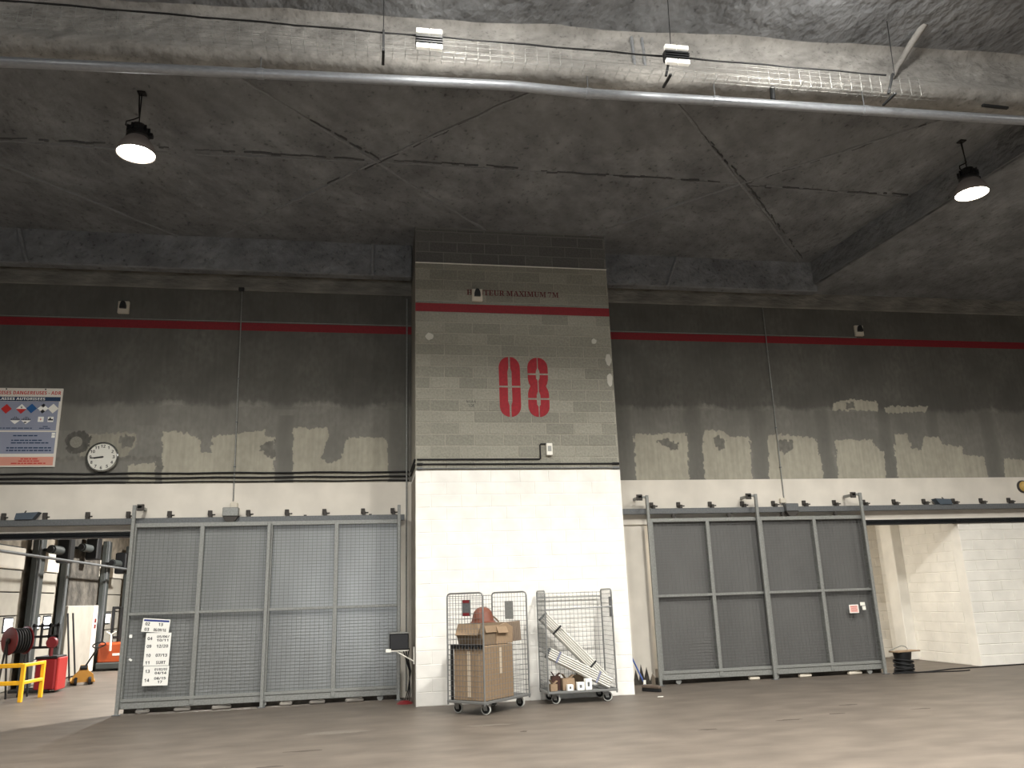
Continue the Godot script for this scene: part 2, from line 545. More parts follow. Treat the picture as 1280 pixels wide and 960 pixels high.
func batten(at: Vector3) -> void:
	var t := thing("batten_lamp", "tube lamp under the ceiling of the white recess behind the dark gate", "lamp", at)
	var st := begin()
	box(st, Vector3(0, 0.05, 0), Vector3(1.5, 0.06, 0.14), 0.01)
	obj("body", st, M.ivory, t)
	st = begin()
	rod(st, Vector3(-0.7, 0.0, 0.0), Vector3(0.7, 0.0, 0.0), 0.02, 10)
	obj("tube", st, M.vlens, t)
	var a := AreaLight3D.new()
	a.name = "tube_light"
	a.position = Vector3(0, -0.03, 0)
	a.rotation.x = -PI / 2
	a.area_size = Vector2(1.4, 0.12)
	a.light_color = Color(1.0, 0.97, 0.92)
	a.light_energy = 5.5
	a.shadow_enabled = true
	t.add_child(a)

# ---------------------------------------------------------------- floor and ceiling
func floors() -> void:
	var f := structure("floor", "worn brownish grey concrete floor")
	var st := begin()
	slab(st, Vector3(-14, -0.2, -17), Vector3(22, 0, 24))
	obj("slab", st, M.floor, f)
	# shallow scuffs and darker drips left on the concrete
	var dirt := mat("floor_dirt", Color(0.30, 0.265, 0.235), 0.7, 0, tex["grain"], Vector3.ONE * 3.0)
	var pale := mat("floor_pale", Color(0.435, 0.405, 0.37), 0.6, 0, tex["grain"], Vector3.ONE * 3.0)
	for s in [[-0.7, 4.6, 0.5, 0.05], [-0.95, 5.4, 0.35, 0.05], [5.2, 4.6, 0.4, 0.06], [6.0, 4.35, 0.3, 0.05], [6.6, 3.7, 0.35, 0.05], [4.0, 4.9, 0.3, 0.05], [7.2, 4.4, 0.35, 0.05], [1.9, 4.2, 0.1, 0.06]]:
		var pts := PackedVector2Array()
		for k in 14:
			var a := TAU * k / 14
			var fr := rng.randf_range(0.5, 1.0)
			pts.append(Vector2(cos(a) * s[2] * fr * 0.5, sin(a) * s[3] * fr))
		st = begin()
		prism(st, pts, 0.0, 0.0012, Vector3(s[0], 0, s[1]), Basis(Vector3.RIGHT, -PI / 2))
		obj("scuff", st, dirt, f)
	for s in [[-0.4, 3.4, 0.55, 0.16], [1.55, 3.55, 0.4, 0.07]]:
		var pts := PackedVector2Array()
		for k in 16:
			var a := TAU * k / 16
			var fr := rng.randf_range(0.6, 1.0)
			pts.append(Vector2(cos(a) * s[2] * fr, sin(a) * s[3] * fr))
		st = begin()
		prism(st, pts, 0.0, 0.001, Vector3(s[0], 0, s[1]), Basis(Vector3.RIGHT, -PI / 2))
		obj("scuff", st, pale, f)

func rough_grid(st: SurfaceTool, x0: float, x1: float, z0: float, z1: float, y: float, step: float, amp: float, seed_: int, skew := 0.0) -> void:
	var n := FastNoiseLite.new()
	n.seed = seed_
	n.frequency = 0.55
	n.fractal_octaves = 4
	var nx := int((x1 - x0) / step)
	var nz := int((z1 - z0) / step)
	var at := func(i: int, j: int) -> Vector3:
		var x := x0 + (x1 - x0) * i / nx
		var z := z0 + (z1 - z0) * j / nz
		x += skew * z * (1.0 - float(i) / nx)
		return Vector3(x, y + amp * n.get_noise_2d(x, z), z)
	st.set_smooth_group(0)
	for j in nz:
		for i in nx:
			var a: Vector3 = at.call(i, j)
			var b: Vector3 = at.call(i + 1, j)
			var c: Vector3 = at.call(i + 1, j + 1)
			var d: Vector3 = at.call(i, j + 1)
			for p in [a, b, c, a, c, d]:
				st.set_uv(Vector2(p.x, p.z))
				st.add_vertex(p)
	st.index()
	st.generate_normals()

func seam_bar(called: String, a: Vector3, b: Vector3, w: float, h: float, m: Material, parent: Node) -> void:
	var st := begin()
	var n := maxi(3, int(a.distance_to(b) / 0.16))
	var d := (b - a).normalized()
	var side := d.cross(Vector3.UP).normalized()
	var prev := []
	for i in n + 1:
		var p := a.lerp(b, float(i) / n) + side * rng.randf_range(-0.012, 0.012)
		var ww := w * rng.randf_range(0.7, 1.2) * 0.5
		var hh := h * rng.randf_range(0.55, 1.1)
		var ring := [p - side * ww + Vector3.UP * 0.03, p - side * ww * 0.5 - Vector3.UP * hh, p + side * ww * 0.5 - Vector3.UP * hh, p + side * ww + Vector3.UP * 0.03]
		if i > 0:
			for k in 3:
				face(st, [prev[k], prev[k + 1], ring[k + 1], ring[k]], p + Vector3.UP * 0.5)
		prev = ring
	obj(called, st, m, parent)

func crack(a: Vector3, b: Vector3, w: float, parent: Node) -> void:
	# a broken dirty joint: short uneven lumps in a row, each a little off the line
	var st := begin()
	var d := (b - a).normalized()
	var side := d.cross(Vector3.UP).normalized()
	var l := a.distance_to(b)
	var x := 0.0
	while x < l:
		var n := rng.randf_range(0.05, 0.22)
		if rng.randf() < 0.82:
			var c := a + d * (x + n * 0.5) + side * rng.randf_range(-0.02, 0.02)
			box(st, c, Vector3(w * rng.randf_range(0.4, 1.3), rng.randf_range(0.03, 0.06), n), 0.008, Basis(side, Vector3.UP, side.cross(Vector3.UP)).rotated(Vector3.UP, rng.randf_range(-0.12, 0.12)))
		x += n * 0.92
	obj("crack", st, M.crack, parent)

func ceilings() -> void:
	var c := structure("ceiling", "rough dark sprayed concrete ceiling with cast seams")
	var st := begin()
	rough_grid(st, -14, 22, 0.0, 10.0, CEIL, 0.14, 0.02, 11)
	obj("sprayed_face", st, M.ceiling, c)
	st = begin()
	slab(st, Vector3(-14, CEIL + 0.05, -0.25), Vector3(22, CEIL + 0.35, 24.0))
	slab(st, Vector3(-14, CEIL, 10.0), Vector3(22, CEIL + 0.05, 24.0))
	obj("slab", st, M.plain, c)
	# star-shaped seams of the cast bays, six metres apart
	var zc := 3.48
	for n in 3:
		var x0: float = [-6.2, 0.03, 6.0][n]
		for q in [Vector2(-3.1, -3.3), Vector2(3.0, -3.3), Vector2(-3.0, 3.2), Vector2(3.2, 3.2)]:
			seam_bar("seam", Vector3(x0, CEIL, zc), Vector3(x0 + q.x, CEIL, zc + q.y), 0.075, 0.022, M.seam, c)
	seam_bar("seam", Vector3(-8.5, CEIL, zc), Vector3(-3.0, CEIL, zc - 0.1), 0.05, 0.018, M.seam, c)
	seam_bar("seam", Vector3(-2.6, CEIL, zc - 0.1), Vector3(0.0, CEIL, zc), 0.05, 0.018, M.seam, c)
	seam_bar("seam", Vector3(0.0, CEIL, zc), Vector3(6.0, CEIL, zc), 0.05, 0.018, M.seam, c)
	seam_bar("seam", Vector3(6.0, CEIL, zc), Vector3(9.05, CEIL, zc - 0.12), 0.05, 0.018, M.seam, c)
	for q in [[-8.5, -3.0, 0.0], [-2.6, -0.25, 0.0], [0.3, 2.2, 0.03], [2.6, 5.6, -0.02], [6.2, 9.05, -0.08]]:
		crack(Vector3(q[0], CEIL, zc + 0.045 + q[2]), Vector3(q[1], CEIL, zc + 0.045 + q[2]), 0.03, c)
	for q in [[0.03, -0.9, -0.9], [0.03, 1.6, 1.6], [6.0, -1.2, 1.2], [6.0, 1.9, 1.9], [6.0, 0.5, -0.5], [0.03, -1.0, 1.0], [6.0, 2.6, -2.8]]:
		crack(Vector3(q[0] + 0.08, CEIL, zc + 0.04), Vector3(q[0] + q[1] + 0.05, CEIL, zc + q[2] + 0.05), 0.022, c)
	# downstand along the wall, with its ribs
	var tr := structure("trim_1", "dark concrete downstand between ceiling and wall")
	st = begin()
	slab(st, Vector3(-14, 7.46, 0.28), Vector3(PX0 - 0.02, CEIL + 0.1, 0.5), 0.02)
	slab(st, Vector3(PX1 + 0.02, 7.46, 0.28), Vector3(9.05, CEIL + 0.1, 0.5), 0.02)
	obj("edge_strip", st, M.ceiling, tr)
	for q in [[-6.1, -5.9], [0.0, 0.0], [6.02, 5.78]]:
		st = begin()
		tube(st, [Vector3(q[1], 7.47, 0.52), Vector3(q[0], 8.08, 0.53)], 0.035, 6)
		obj("rib", st, M.seam, tr)
	# the deep beam on the right, running towards the viewer
	var b2 := structure("beam_2", "deep concrete beam running out from the wall")
	st = begin()
	var foot := PackedVector2Array([Vector2(8.93, 0.0), Vector2(9.42, -7.0), Vector2(22, -7.0), Vector2(22, 0.0)])
	prism(st, foot, 7.62, CEIL + 0.1, Vector3.ZERO, Basis(Vector3.RIGHT, Vector3(0, 0, -1), Vector3.UP))
	obj("beam_body", st, M.ceiling, b2)
	st = begin()
	rough_grid(st, 8.95, 22, 0.02, 6.4, 7.60, 0.14, 0.015, 31, 0.073)
	obj("soffit", st, M.ceiling, b2)
	# front beam: sprayed face with a bulging lower edge
	var b1 := structure("beam_1", "pale sprayed concrete beam crossing overhead")
	st = begin()
	var nse := FastNoiseLite.new()
	nse.seed = 5
	nse.frequency = 0.8
	nse.fractal_octaves = 4
	var prof := [Vector2(-0.36, 8.14), Vector2(-0.36, 7.50), Vector2(-0.34, 7.46), Vector2(-0.20, 7.44), Vector2(-0.06, 7.45), Vector2(-0.01, 7.48), Vector2(0.015, 7.53), Vector2(0.015, 7.58), Vector2(-0.01, 7.64), Vector2(-0.04, 7.70), Vector2(-0.05, 7.80), Vector2(-0.055, 7.92), Vector2(-0.06, 8.02), Vector2(-0.04, 8.06), Vector2(0.02, 8.10), Vector2(0.12, 8.14)]
	var nxs := 300
	var grid := []
	for i in nxs + 1:
		var x := lerpf(-14.0, 22.0, float(i) / nxs)
		var z0 := 6.74 + 0.044 * (clampf(x, -6.0, 10.0) - 1.5)
		var row := []
		for k in prof.size():
			var p: Vector2 = prof[k]
			var j := 0.022 * nse.get_noise_3d(x * 2.2, p.x * 3.0, p.y * 3.5) if k > 1 and k < prof.size() - 1 else 0.0
			row.append(Vector3(x, p.y + j * 0.7, z0 + p.x + j))
		grid.append(row)
	st.set_smooth_group(0)
	for i in nxs:
		for k in prof.size() - 1:
			for p in [grid[i][k], grid[i][k + 1], grid[i + 1][k + 1], grid[i][k], grid[i + 1][k + 1], grid[i + 1][k]]:
				st.set_uv(Vector2(p.x, p.y))
				st.add_vertex(p)
	st.index()
	st.generate_normals()
	obj("beam_body", st, M.beam, b1)
	st = begin()
	tube(st, [Vector3(6.32, 7.66, 6.94), Vector3(6.38, 7.80, 6.99), Vector3(6.42, 7.86, 7.02), Vector3(6.48, 8.0, 7.16), Vector3(6.52, 8.12, 7.4)], 0.03, 7, 0.045)
	obj("rib", st, M.beam, b1)
	for q in [3.03, 3.16]:
		st = begin()
		tube(st, [Vector3(q, 7.64, 6.79), Vector3(q + 0.01, 7.85, 6.755), Vector3(q, 8.06, 6.76)], 0.022, 6)
		obj("rib", st, M.seam, b1)

# ---------------------------------------------------------------- walls
func pic_mat(key: String, t: Texture2D) -> StandardMaterial3D:
	var m := mat(key, Color.WHITE, 0.92)
	m.albedo_texture = t
	return m

func walls() -> void:
	# left of the pier
	var w := structure("wall_left", "stained concrete wall over a white painted lintel")
	var r := Rect2(-9.0, HW, 9.75, 3.6)
	var pl := [
		flat_list([-4.82, 4.54, -4.05, 4.57, -4.01, 4.55, -3.99, 4.35, -4.12, 4.21, -4.12, 4.16, -4.88, 4.09, -4.92, 4.30]),
		flat_list([-3.59, 4.61, -3.30, 4.58, -3.01, 4.51, -2.96, 4.41, -2.95, 4.21, -2.74, 4.21, -2.76, 4.51, -2.28, 4.57, -1.88, 4.63, -1.82, 4.51, -1.69, 4.50, -1.66, 3.60, -3.52, 3.60]),
		flat_list([-1.38, 4.66, -0.79, 4.66, -0.75, 4.52, -0.82, 4.22, -0.88, 4.12, -0.74, 4.03, -0.53, 4.08, -0.44, 4.37, -0.41, 4.50, 0.10, 4.49, 0.31, 4.47, 0.33, 3.6, -1.34, 3.6]),
		flat_list([-4.10, 4.00, -3.65, 4.06, -3.62, 3.6, -4.08, 3.6])]
	var ring := PackedVector2Array()
	for k in 20:
		ring.append(Vector2(-4.95 + 0.21 * cos(TAU * k / 20), 4.40 + 0.20 * sin(TAU * k / 20)))
	var core := PackedVector2Array()
	for k in 16:
		core.append(Vector2(-4.97 + 0.10 * cos(TAU * k / 16), 4.40 + 0.10 * sin(TAU * k / 16)))
	var bl := [ring, flat_list([-4.28, 4.52, -4.06, 4.50, -4.05, 4.32, -4.22, 4.30]), flat_list([-5.3, 4.15, -3.6, 4.14, -3.5, 4.08, -5.3, 4.06]), flat_list([-3.66, 4.12, -3.54, 4.12, -3.54, 3.6, -3.66, 3.6]), flat_list([-1.96, 4.33, -1.70, 4.45, -1.66, 4.10, -1.86, 4.20])]
	var sl := [[-1.50, 0.16, 4.9, 3.6, 0.5], [0.50, 0.2, 5.2, 3.6, 0.55], [-5.2, 0.22, 7.2, 4.6, 0.35], [-3.85, 0.2, 7.2, 4.7, 0.25], [-1.55, 0.25, 7.2, 5.0, 0.4], [0.35, 0.12, 7.2, 5.0, 0.3], [-2.6, 0.16, 6.6, 5.0, 0.25]]
	for q in bl:
		pass
	var tl := wall_picture(r, 72.0, pl, bl, sl, 3)
	var st := begin()
	planar = r
	slab(st, Vector3(-9.0, HW, -0.25), Vector3(0.75, 7.27, 0.0))
	planar = Rect2()
	obj("stained_concrete", st, pic_mat("stained_left", tl), w)
	st = begin()
	prism(st, core, 0.0, 0.002)
	obj("bare_spot", st, mat("bare_spot", Color(0.53, 0.52, 0.48), 0.95, 0, tex["grain"], Vector3.ONE * 2.0), w)
	st = begin()
	slab(st, Vector3(-14.0, 0.0, -0.25), Vector3(-9.0, 7.27, 0.0))
	obj("end_wall", st, M.plain, w)
	st = begin()
	slab(st, Vector3(-14.0, 7.27, -0.25), Vector3(PX1 + 0.1, 8.2, 0.035), 0.015)
	obj("ring_beam", st, M.ring, w)
	st = begin()
	slab(st, Vector3(-9.0, 2.86, -0.25), Vector3(PX0, HW, 0.004))
	obj("painted_lintel", st, M.lintel, w)
	st = begin()
	slab(st, Vector3(0.22, 0.0, -0.25), Vector3(PX0, 2.86, 0.004))
	slab(st, Vector3(-9.0, 0.0, -0.25), Vector3(-7.6, 2.86, 0.004))
	obj("painted_jamb", st, M.lintel, w)
	st = begin()
	slab(st, Vector3(-9.0, 6.49, -0.01), Vector3(0.75, 6.64, 0.003))
	obj("red_stripe", st, M.red, w)
	# right of the pier
	w = structure("wall_right", "stained concrete wall with pale bare patches over a white lintel")
	r = Rect2(4.2, HW, 11.8, 3.6)
	pl = [
		flat_list([5.04, 4.56, 6.09, 4.60, 6.12, 4.53, 6.09, 3.6, 5.01, 3.6]),
		flat_list([6.48, 4.63, 6.65, 4.66, 6.90, 4.61, 6.99, 4.53, 7.43, 4.52, 7.38, 3.6, 6.42, 3.6, 6.41, 4.29]),
		flat_list([7.83, 4.55, 8.09, 4.57, 8.87, 4.49, 8.92, 3.6, 7.75, 3.6]),
		flat_list([9.27, 4.46, 10.11, 4.46, 10.22, 4.26, 10.34, 4.22, 10.28, 3.6, 9.23, 3.6]),
		flat_list([10.62, 4.57, 10.90, 4.59, 10.99, 4.29, 11.20, 4.24, 11.31, 4.54, 11.62, 4.51, 11.74, 4.36, 12.15, 4.32, 12.13, 4.14, 12.63, 4.12, 12.62, 3.6, 10.55, 3.6]),
		flat_list([13.08, 4.07, 13.76, 4.03, 13.67, 3.6, 13.02, 3.6]),
		flat_list([9.37, 5.24, 9.70, 5.31, 10.33, 5.28, 10.36, 5.08, 9.30, 5.07]),
		flat_list([10.50, 5.17, 11.52, 5.18, 11.46, 5.07, 10.56, 5.01])]
	bl = [
		flat_list([5.47, 4.44, 5.67, 4.48, 5.91, 4.40, 5.92, 4.26, 5.75, 4.25]),
		flat_list([6.63, 4.48, 6.76, 4.55, 6.93, 4.45, 6.87, 4.29, 6.74, 4.24]),
		flat_list([8.02, 4.44, 8.34, 4.45, 8.33, 4.28, 8.16, 4.18, 8.03, 4.26]),
		flat_list([9.62, 5.24, 9.84, 5.25, 9.83, 5.12, 9.63, 5.11])]
	sl = []
	for q in [[4.82, 0.2], [6.26, 0.2], [7.62, 0.2], [9.04, 0.18], [10.42, 0.16], [11.55, 0.15], [12.85, 0.2], [14.2, 0.2]]:
		sl.append([q[0], q[1], 7.0, 3.6, 0.55])
	for q in [5.5, 6.95, 8.3, 9.7, 11.1, 12.2]:
		sl.append([q, 0.09, 6.9, 5.1, 0.3])
	var tr2 := wall_picture(r, 72.0, pl, bl, sl, 17)
	st = begin()
	planar = r
	slab(st, Vector3(4.2, HW, -0.25), Vector3(16.0, 7.27, 0.0))
	planar = Rect2()
	obj("stained_concrete", st, pic_mat("stained_right", tr2), w)
	st = begin()
	slab(st, Vector3(16.0, 0, -0.25), Vector3(22.0, 7.27, 0.0))
	obj("end_wall", st, M.plain, w)
	st = begin()
	slab(st, Vector3(PX1 + 0.1, 7.27, -0.25), Vector3(22.0, 8.2, 0.035), 0.015)
	obj("ring_beam", st, M.ring, w)
	st = begin()
	slab(st, Vector3(4.2, 2.83, -0.25), Vector3(16.0, HW, 0.004))
	obj("painted_lintel", st, M.lintel, w)
	st = begin()
	slab(st, Vector3(11.73, 0.0, -0.25), Vector3(16.0, 2.83, 0.004))
	obj("painted_jamb", st, M.white, w)
	lay_blocks(w, 11.73, 14.7, 0.0, 2.82, 0.012, func() -> Material: return M.white, 0.5, 0.2, 0.006)
	st = begin()
	slab(st, Vector3(4.2, 0.0, -0.25), Vector3(5.05, 2.83, -0.06))
	obj("dark_jamb", st, M.rough_dark, w)
	# torn white sheeting between pier and gate
	var jag := PackedVector2Array([Vector2(4.3, 2.85), Vector2(4.3, 0.05)])
	var tips := [0.10, 0.02, 0.26, 0.08, 0.34, 0.12, 0.30, 0.02, 0.24, 0.05, 0.33, 0.09, 0.28, 0.04, 0.16]
	for k in tips.size():
		jag.append(Vector2(4.34 + 0.052 * k, tips[k] + 0.02))
	jag.append(Vector2(5.12, 0.1))
	jag.append(Vector2(5.12, 2.85))
	st = begin()
	prism(st, jag, -0.05, -0.04)
	obj("white_lining", st, M.lintel, w)
	st = begin()
	slab(st, Vector3(4.2, 6.49, -0.01), Vector3(16.0, 6.64, 0.003))
	obj("red_stripe", st, M.red, w)
	# closing walls behind and beside the viewer
	var e := structure("wall_front")
	st = begin()
	slab(st, Vector3(-14, 0, 24), Vector3(22, 8.3, 24.3))
	obj("render", st, M.plain, e)
	e = structure("door_5", "open loading door letting in daylight")
	st = begin()
	slab(st, Vector3(-2.6, 0.0, 23.9), Vector3(1.6, 3.9, 23.96))
	obj("daylight_opening_window", st, lit("open_door_daylight", Color(0.96, 0.98, 1.0), 1.6), e)
	st = begin()
	slab(st, Vector3(-2.75, 0.0, 23.85), Vector3(-2.6, 4.05, 24.0), 0.01)
	slab(st, Vector3(1.6, 0.0, 23.85), Vector3(1.75, 4.05, 24.0), 0.01)
	slab(st, Vector3(-2.75, 3.9, 23.85), Vector3(1.75, 4.05, 24.0), 0.01)
	obj("frame", st, M.galv_dark, e)
	var dl := AreaLight3D.new()
	dl.name = "daylight"
	dl.position = Vector3(-0.5, 1.95, 23.85)
	dl.area_size = Vector2(4.1, 3.8)
	dl.light_color = Color(0.97, 0.985, 1.0)
	dl.light_energy = 2.5
	dl.shadow_enabled = true
	e.add_child(dl)
	e = structure("wall_west")
	st = begin()
	slab(st, Vector3(-14.3, 0, -0.25), Vector3(-14, 8.3, 24.3))
	obj("render", st, M.plain, e)
	e = structure("wall_east")
	st = begin()
	slab(st, Vector3(22, 0, -0.25), Vector3(22.3, 8.3, 24.3))
	obj("render", st, M.plain, e)

func block_mesh(w: float, h: float, d: float) -> Mesh:
	var st := begin()
	var j := func() -> float: return rng.randf_range(-0.006, 0.006)
	# front face with worn corners and edges, sides that run back into the bed
	var hw := w * 0.5
	var hh := h * 0.5
	var f := []
	var bk := []
	for q in [Vector2(-1, -1), Vector2(1, -1), Vector2(1, 1), Vector2(-1, 1)]:
		f.append(Vector3(q.x * (hw - 0.006) + j.call(), q.y * (hh - 0.006) + j.call() * 0.6, 0))
		bk.append(Vector3(q.x * hw, q.y * hh, -0.008))
	var c := Vector3(0, 0, -d)
	face(st, f, c)
	for k in 4:
		var k2 := (k + 1) % 4
		face(st, [f[k], f[k2], bk[k2], bk[k]], c)
		face(st, [bk[k], bk[k2], bk[k2] - Vector3(0, 0, d), bk[k] - Vector3(0, 0, d)], c)
	return st.commit()

func lay_blocks(parent: Node3D, x0: float, x1: float, y0: float, y1: float, z: float, pick: Callable, bl := 0.5, ch := 0.2, gap := 0.012, b := Basis.IDENTITY) -> void:
	var meshes := {}
	var row := 0
	var y := y0
	while y < y1 - 0.03:
		var h := minf(ch, y1 - y)
		var x := x0 - (bl * 0.5 if row % 2 == 1 else 0.0)
		while x < x1 - 0.02:
			var a := maxf(x, x0)
			var e := minf(x + bl, x1)
			if e - a > 0.03:
				var key := "%d_%d_%d" % [int((e - a) * 1000), int(h * 1000), rng.randi() % 3]
				if not meshes.has(key):
					meshes[key] = block_mesh(e - a - gap, h - gap, 0.03)
				var o := inst("block", meshes[key], pick.call(), b * Vector3((a + e) * 0.5, y + h * 0.5, z + rng.randf_range(-0.0015, 0.0015)), parent)
				o.basis = b
			x += bl
		y += ch
		row += 1

func quarter(cx: float, cy: float, sx: float, sy: float, pts: Array, k: float) -> PackedVector2Array:
	var o := PackedVector2Array()
	for p in pts:
		o.append(Vector2(cx + sx * p.x * k, cy + sy * p.y * k))
	return o

func pier() -> void:
	var w := structure("wall_center", "block-built pier, raw grey above and white below")
	var st := begin()
	slab(st, Vector3(PX0, HW, 0.0), Vector3(PX1, CEIL + 0.1, PZ - 0.006))
	obj("mortar_bed", st, M.mortar, w)
	st = begin()
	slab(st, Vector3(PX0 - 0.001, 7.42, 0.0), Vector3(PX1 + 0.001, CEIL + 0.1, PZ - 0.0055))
	obj("mortar_bed", st, mat("dark_mortar", Color(0.44, 0.435, 0.42), 0.95), w)
	lay_blocks(w, PX0, PX1, HW + 0.02, 7.42, PZ, func() -> Material: return M.block[rng.randi() % 6])
	# above the joint strip blocks and mortar are darker
	lay_blocks(w, PX0, PX1, 7.42, 8.08, PZ, func() -> Material: return M.dark_blocks[rng.randi() % 2])
	st = begin()
	slab(st, Vector3(PX0, 6.487, PZ - 0.01), Vector3(PX1, 6.638, PZ + 0.004))
	obj("red_stripe", st, M.red, w)
	# numerals 08, stencilled in pieces
	var k := 0.00147
	var arc := func(x0: float, rx: float, cy: float, ry: float) -> Array:
		var a := []
		for i in 9:
			var t := lerpf(0.0, PI / 2, i / 8.0)
			a.append(Vector2(x0 + (rx - x0) * sin(t), cy + ry * cos(t)))
		return a
	for sx in [-1.0, 1.0]:
		for sy in [-1.0, 1.0]:
			st = begin()
			var pts: Array = arc.call(11, 128, 230, 137)
			pts += [Vector2(128, 11), Vector2(24, 11), Vector2(26, 180), Vector2(11, 232)]
			prism(st, quarter(2.385, 5.135, sx, sy, pts, k), PZ - 0.01, PZ + 0.004)
			var q := obj("numeral_piece", st, M.stencil, w)
			q.set_meta("label", "piece of the red stencilled 0")
		st = begin()
		var top: Array = arc.call(6, 124, 240, 124)
		top += [Vector2(124, 168), Vector2(24, 168), Vector2(22, 195), Vector2(6, 235)]
		prism(st, quarter(2.89, 5.135, sx, 1, top, k), PZ - 0.01, PZ + 0.004)
		obj("numeral_piece", st, M.stencil, w).set_meta("label", "upper piece of the red stencilled 8")
		st = begin()
		prism(st, quarter(2.89, 5.135, sx, 1, [Vector2(24, 148), Vector2(124, 148), Vector2(122, 92), Vector2(112, 45), Vector2(95, 10), Vector2(116, -35), Vector2(127, -80), Vector2(128, -136), Vector2(24, -136), Vector2(22, -95), Vector2(7, -55), Vector2(7, 75), Vector2(22, 110)], k), PZ - 0.01, PZ + 0.004)
		obj("numeral_piece", st, M.stencil, w).set_meta("label", "waist piece of the red stencilled 8")
		st = begin()
		var bot: Array = arc.call(6, 128, 235, 132)
		bot += [Vector2(128, 157), Vector2(24, 157), Vector2(22, 215), Vector2(6, 240)]
		prism(st, quarter(2.89, 5.135, sx, -1, bot, k), PZ - 0.01, PZ + 0.004)
		obj("numeral_piece", st, M.stencil, w).set_meta("label", "lower piece of the red stencilled 8")
	text("lettering", "HAUTEUR MAXIMUM 7M", 0.095, M.old_red, Vector3(2.50, 6.865, PZ + 0.003), w, Basis.IDENTITY, true, "Droid Serif", 1.68)
	text("lettering", "N I R A", 0.04, M.ink, Vector3(1.70, 4.86, PZ + 0.002), w, Basis.IDENTITY, false, "Droid Sans", 0.16)
	text("lettering", "108", 0.045, M.ink, Vector3(1.70, 4.79, PZ + 0.002), w, Basis.IDENTITY, false, "Droid Sans", 0.10)
	# dabs of plaster
	var plaster := mat("plaster", Color(0.74, 0.73, 0.69), 0.9)
	for d in [[0.99, 6.02, 0.075, 0.07], [3.95, 6.0, 0.055, 0.05], [4.2, 5.66, 0.06, 0.12], [4.2, 5.28, 0.06, 0.13]]:
		var pp := PackedVector2Array()
		for i in 14:
			var a := TAU * i / 14
			pp.append(Vector2(minf(d[0] + cos(a) * d[2] * rng.randf_range(0.75, 1.05), PX1), d[1] + sin(a) * d[3] * rng.randf_range(0.8, 1.05)))
		st = begin()
		prism(st, pp, PZ - 0.005, PZ + 0.012)
		obj("plaster_dab", st, plaster, w)
	st = begin()
	slab(st, Vector3(PX0, 7.395, PZ - 0.01), Vector3(PX1, 7.41, PZ + 0.012))
	obj("joint_strip", st, M.ivory, w)
	w = structure("wall_center_base", "white painted foot of the block pier")
	st = begin()
	slab(st, Vector3(PX0, 0, 0.0), Vector3(PX1 + 0.004, HW, PZ - 0.0035))
	obj("mortar_bed", st, M.white_block, w)
	lay_blocks(w, PX0, PX1 + 0.004, 0.0, HW, PZ, func() -> Material: return M.white_block, 0.5, 0.2039, 0.004)
	st = begin()
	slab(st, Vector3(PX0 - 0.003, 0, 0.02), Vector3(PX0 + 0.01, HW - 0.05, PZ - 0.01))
	obj("shaded_return", st, mat("shaded_paint", Color(0.62, 0.59, 0.54), 0.85, 0, tex["soft"], Vector3.ONE), w)  # shade of the left side, put into the paint colour

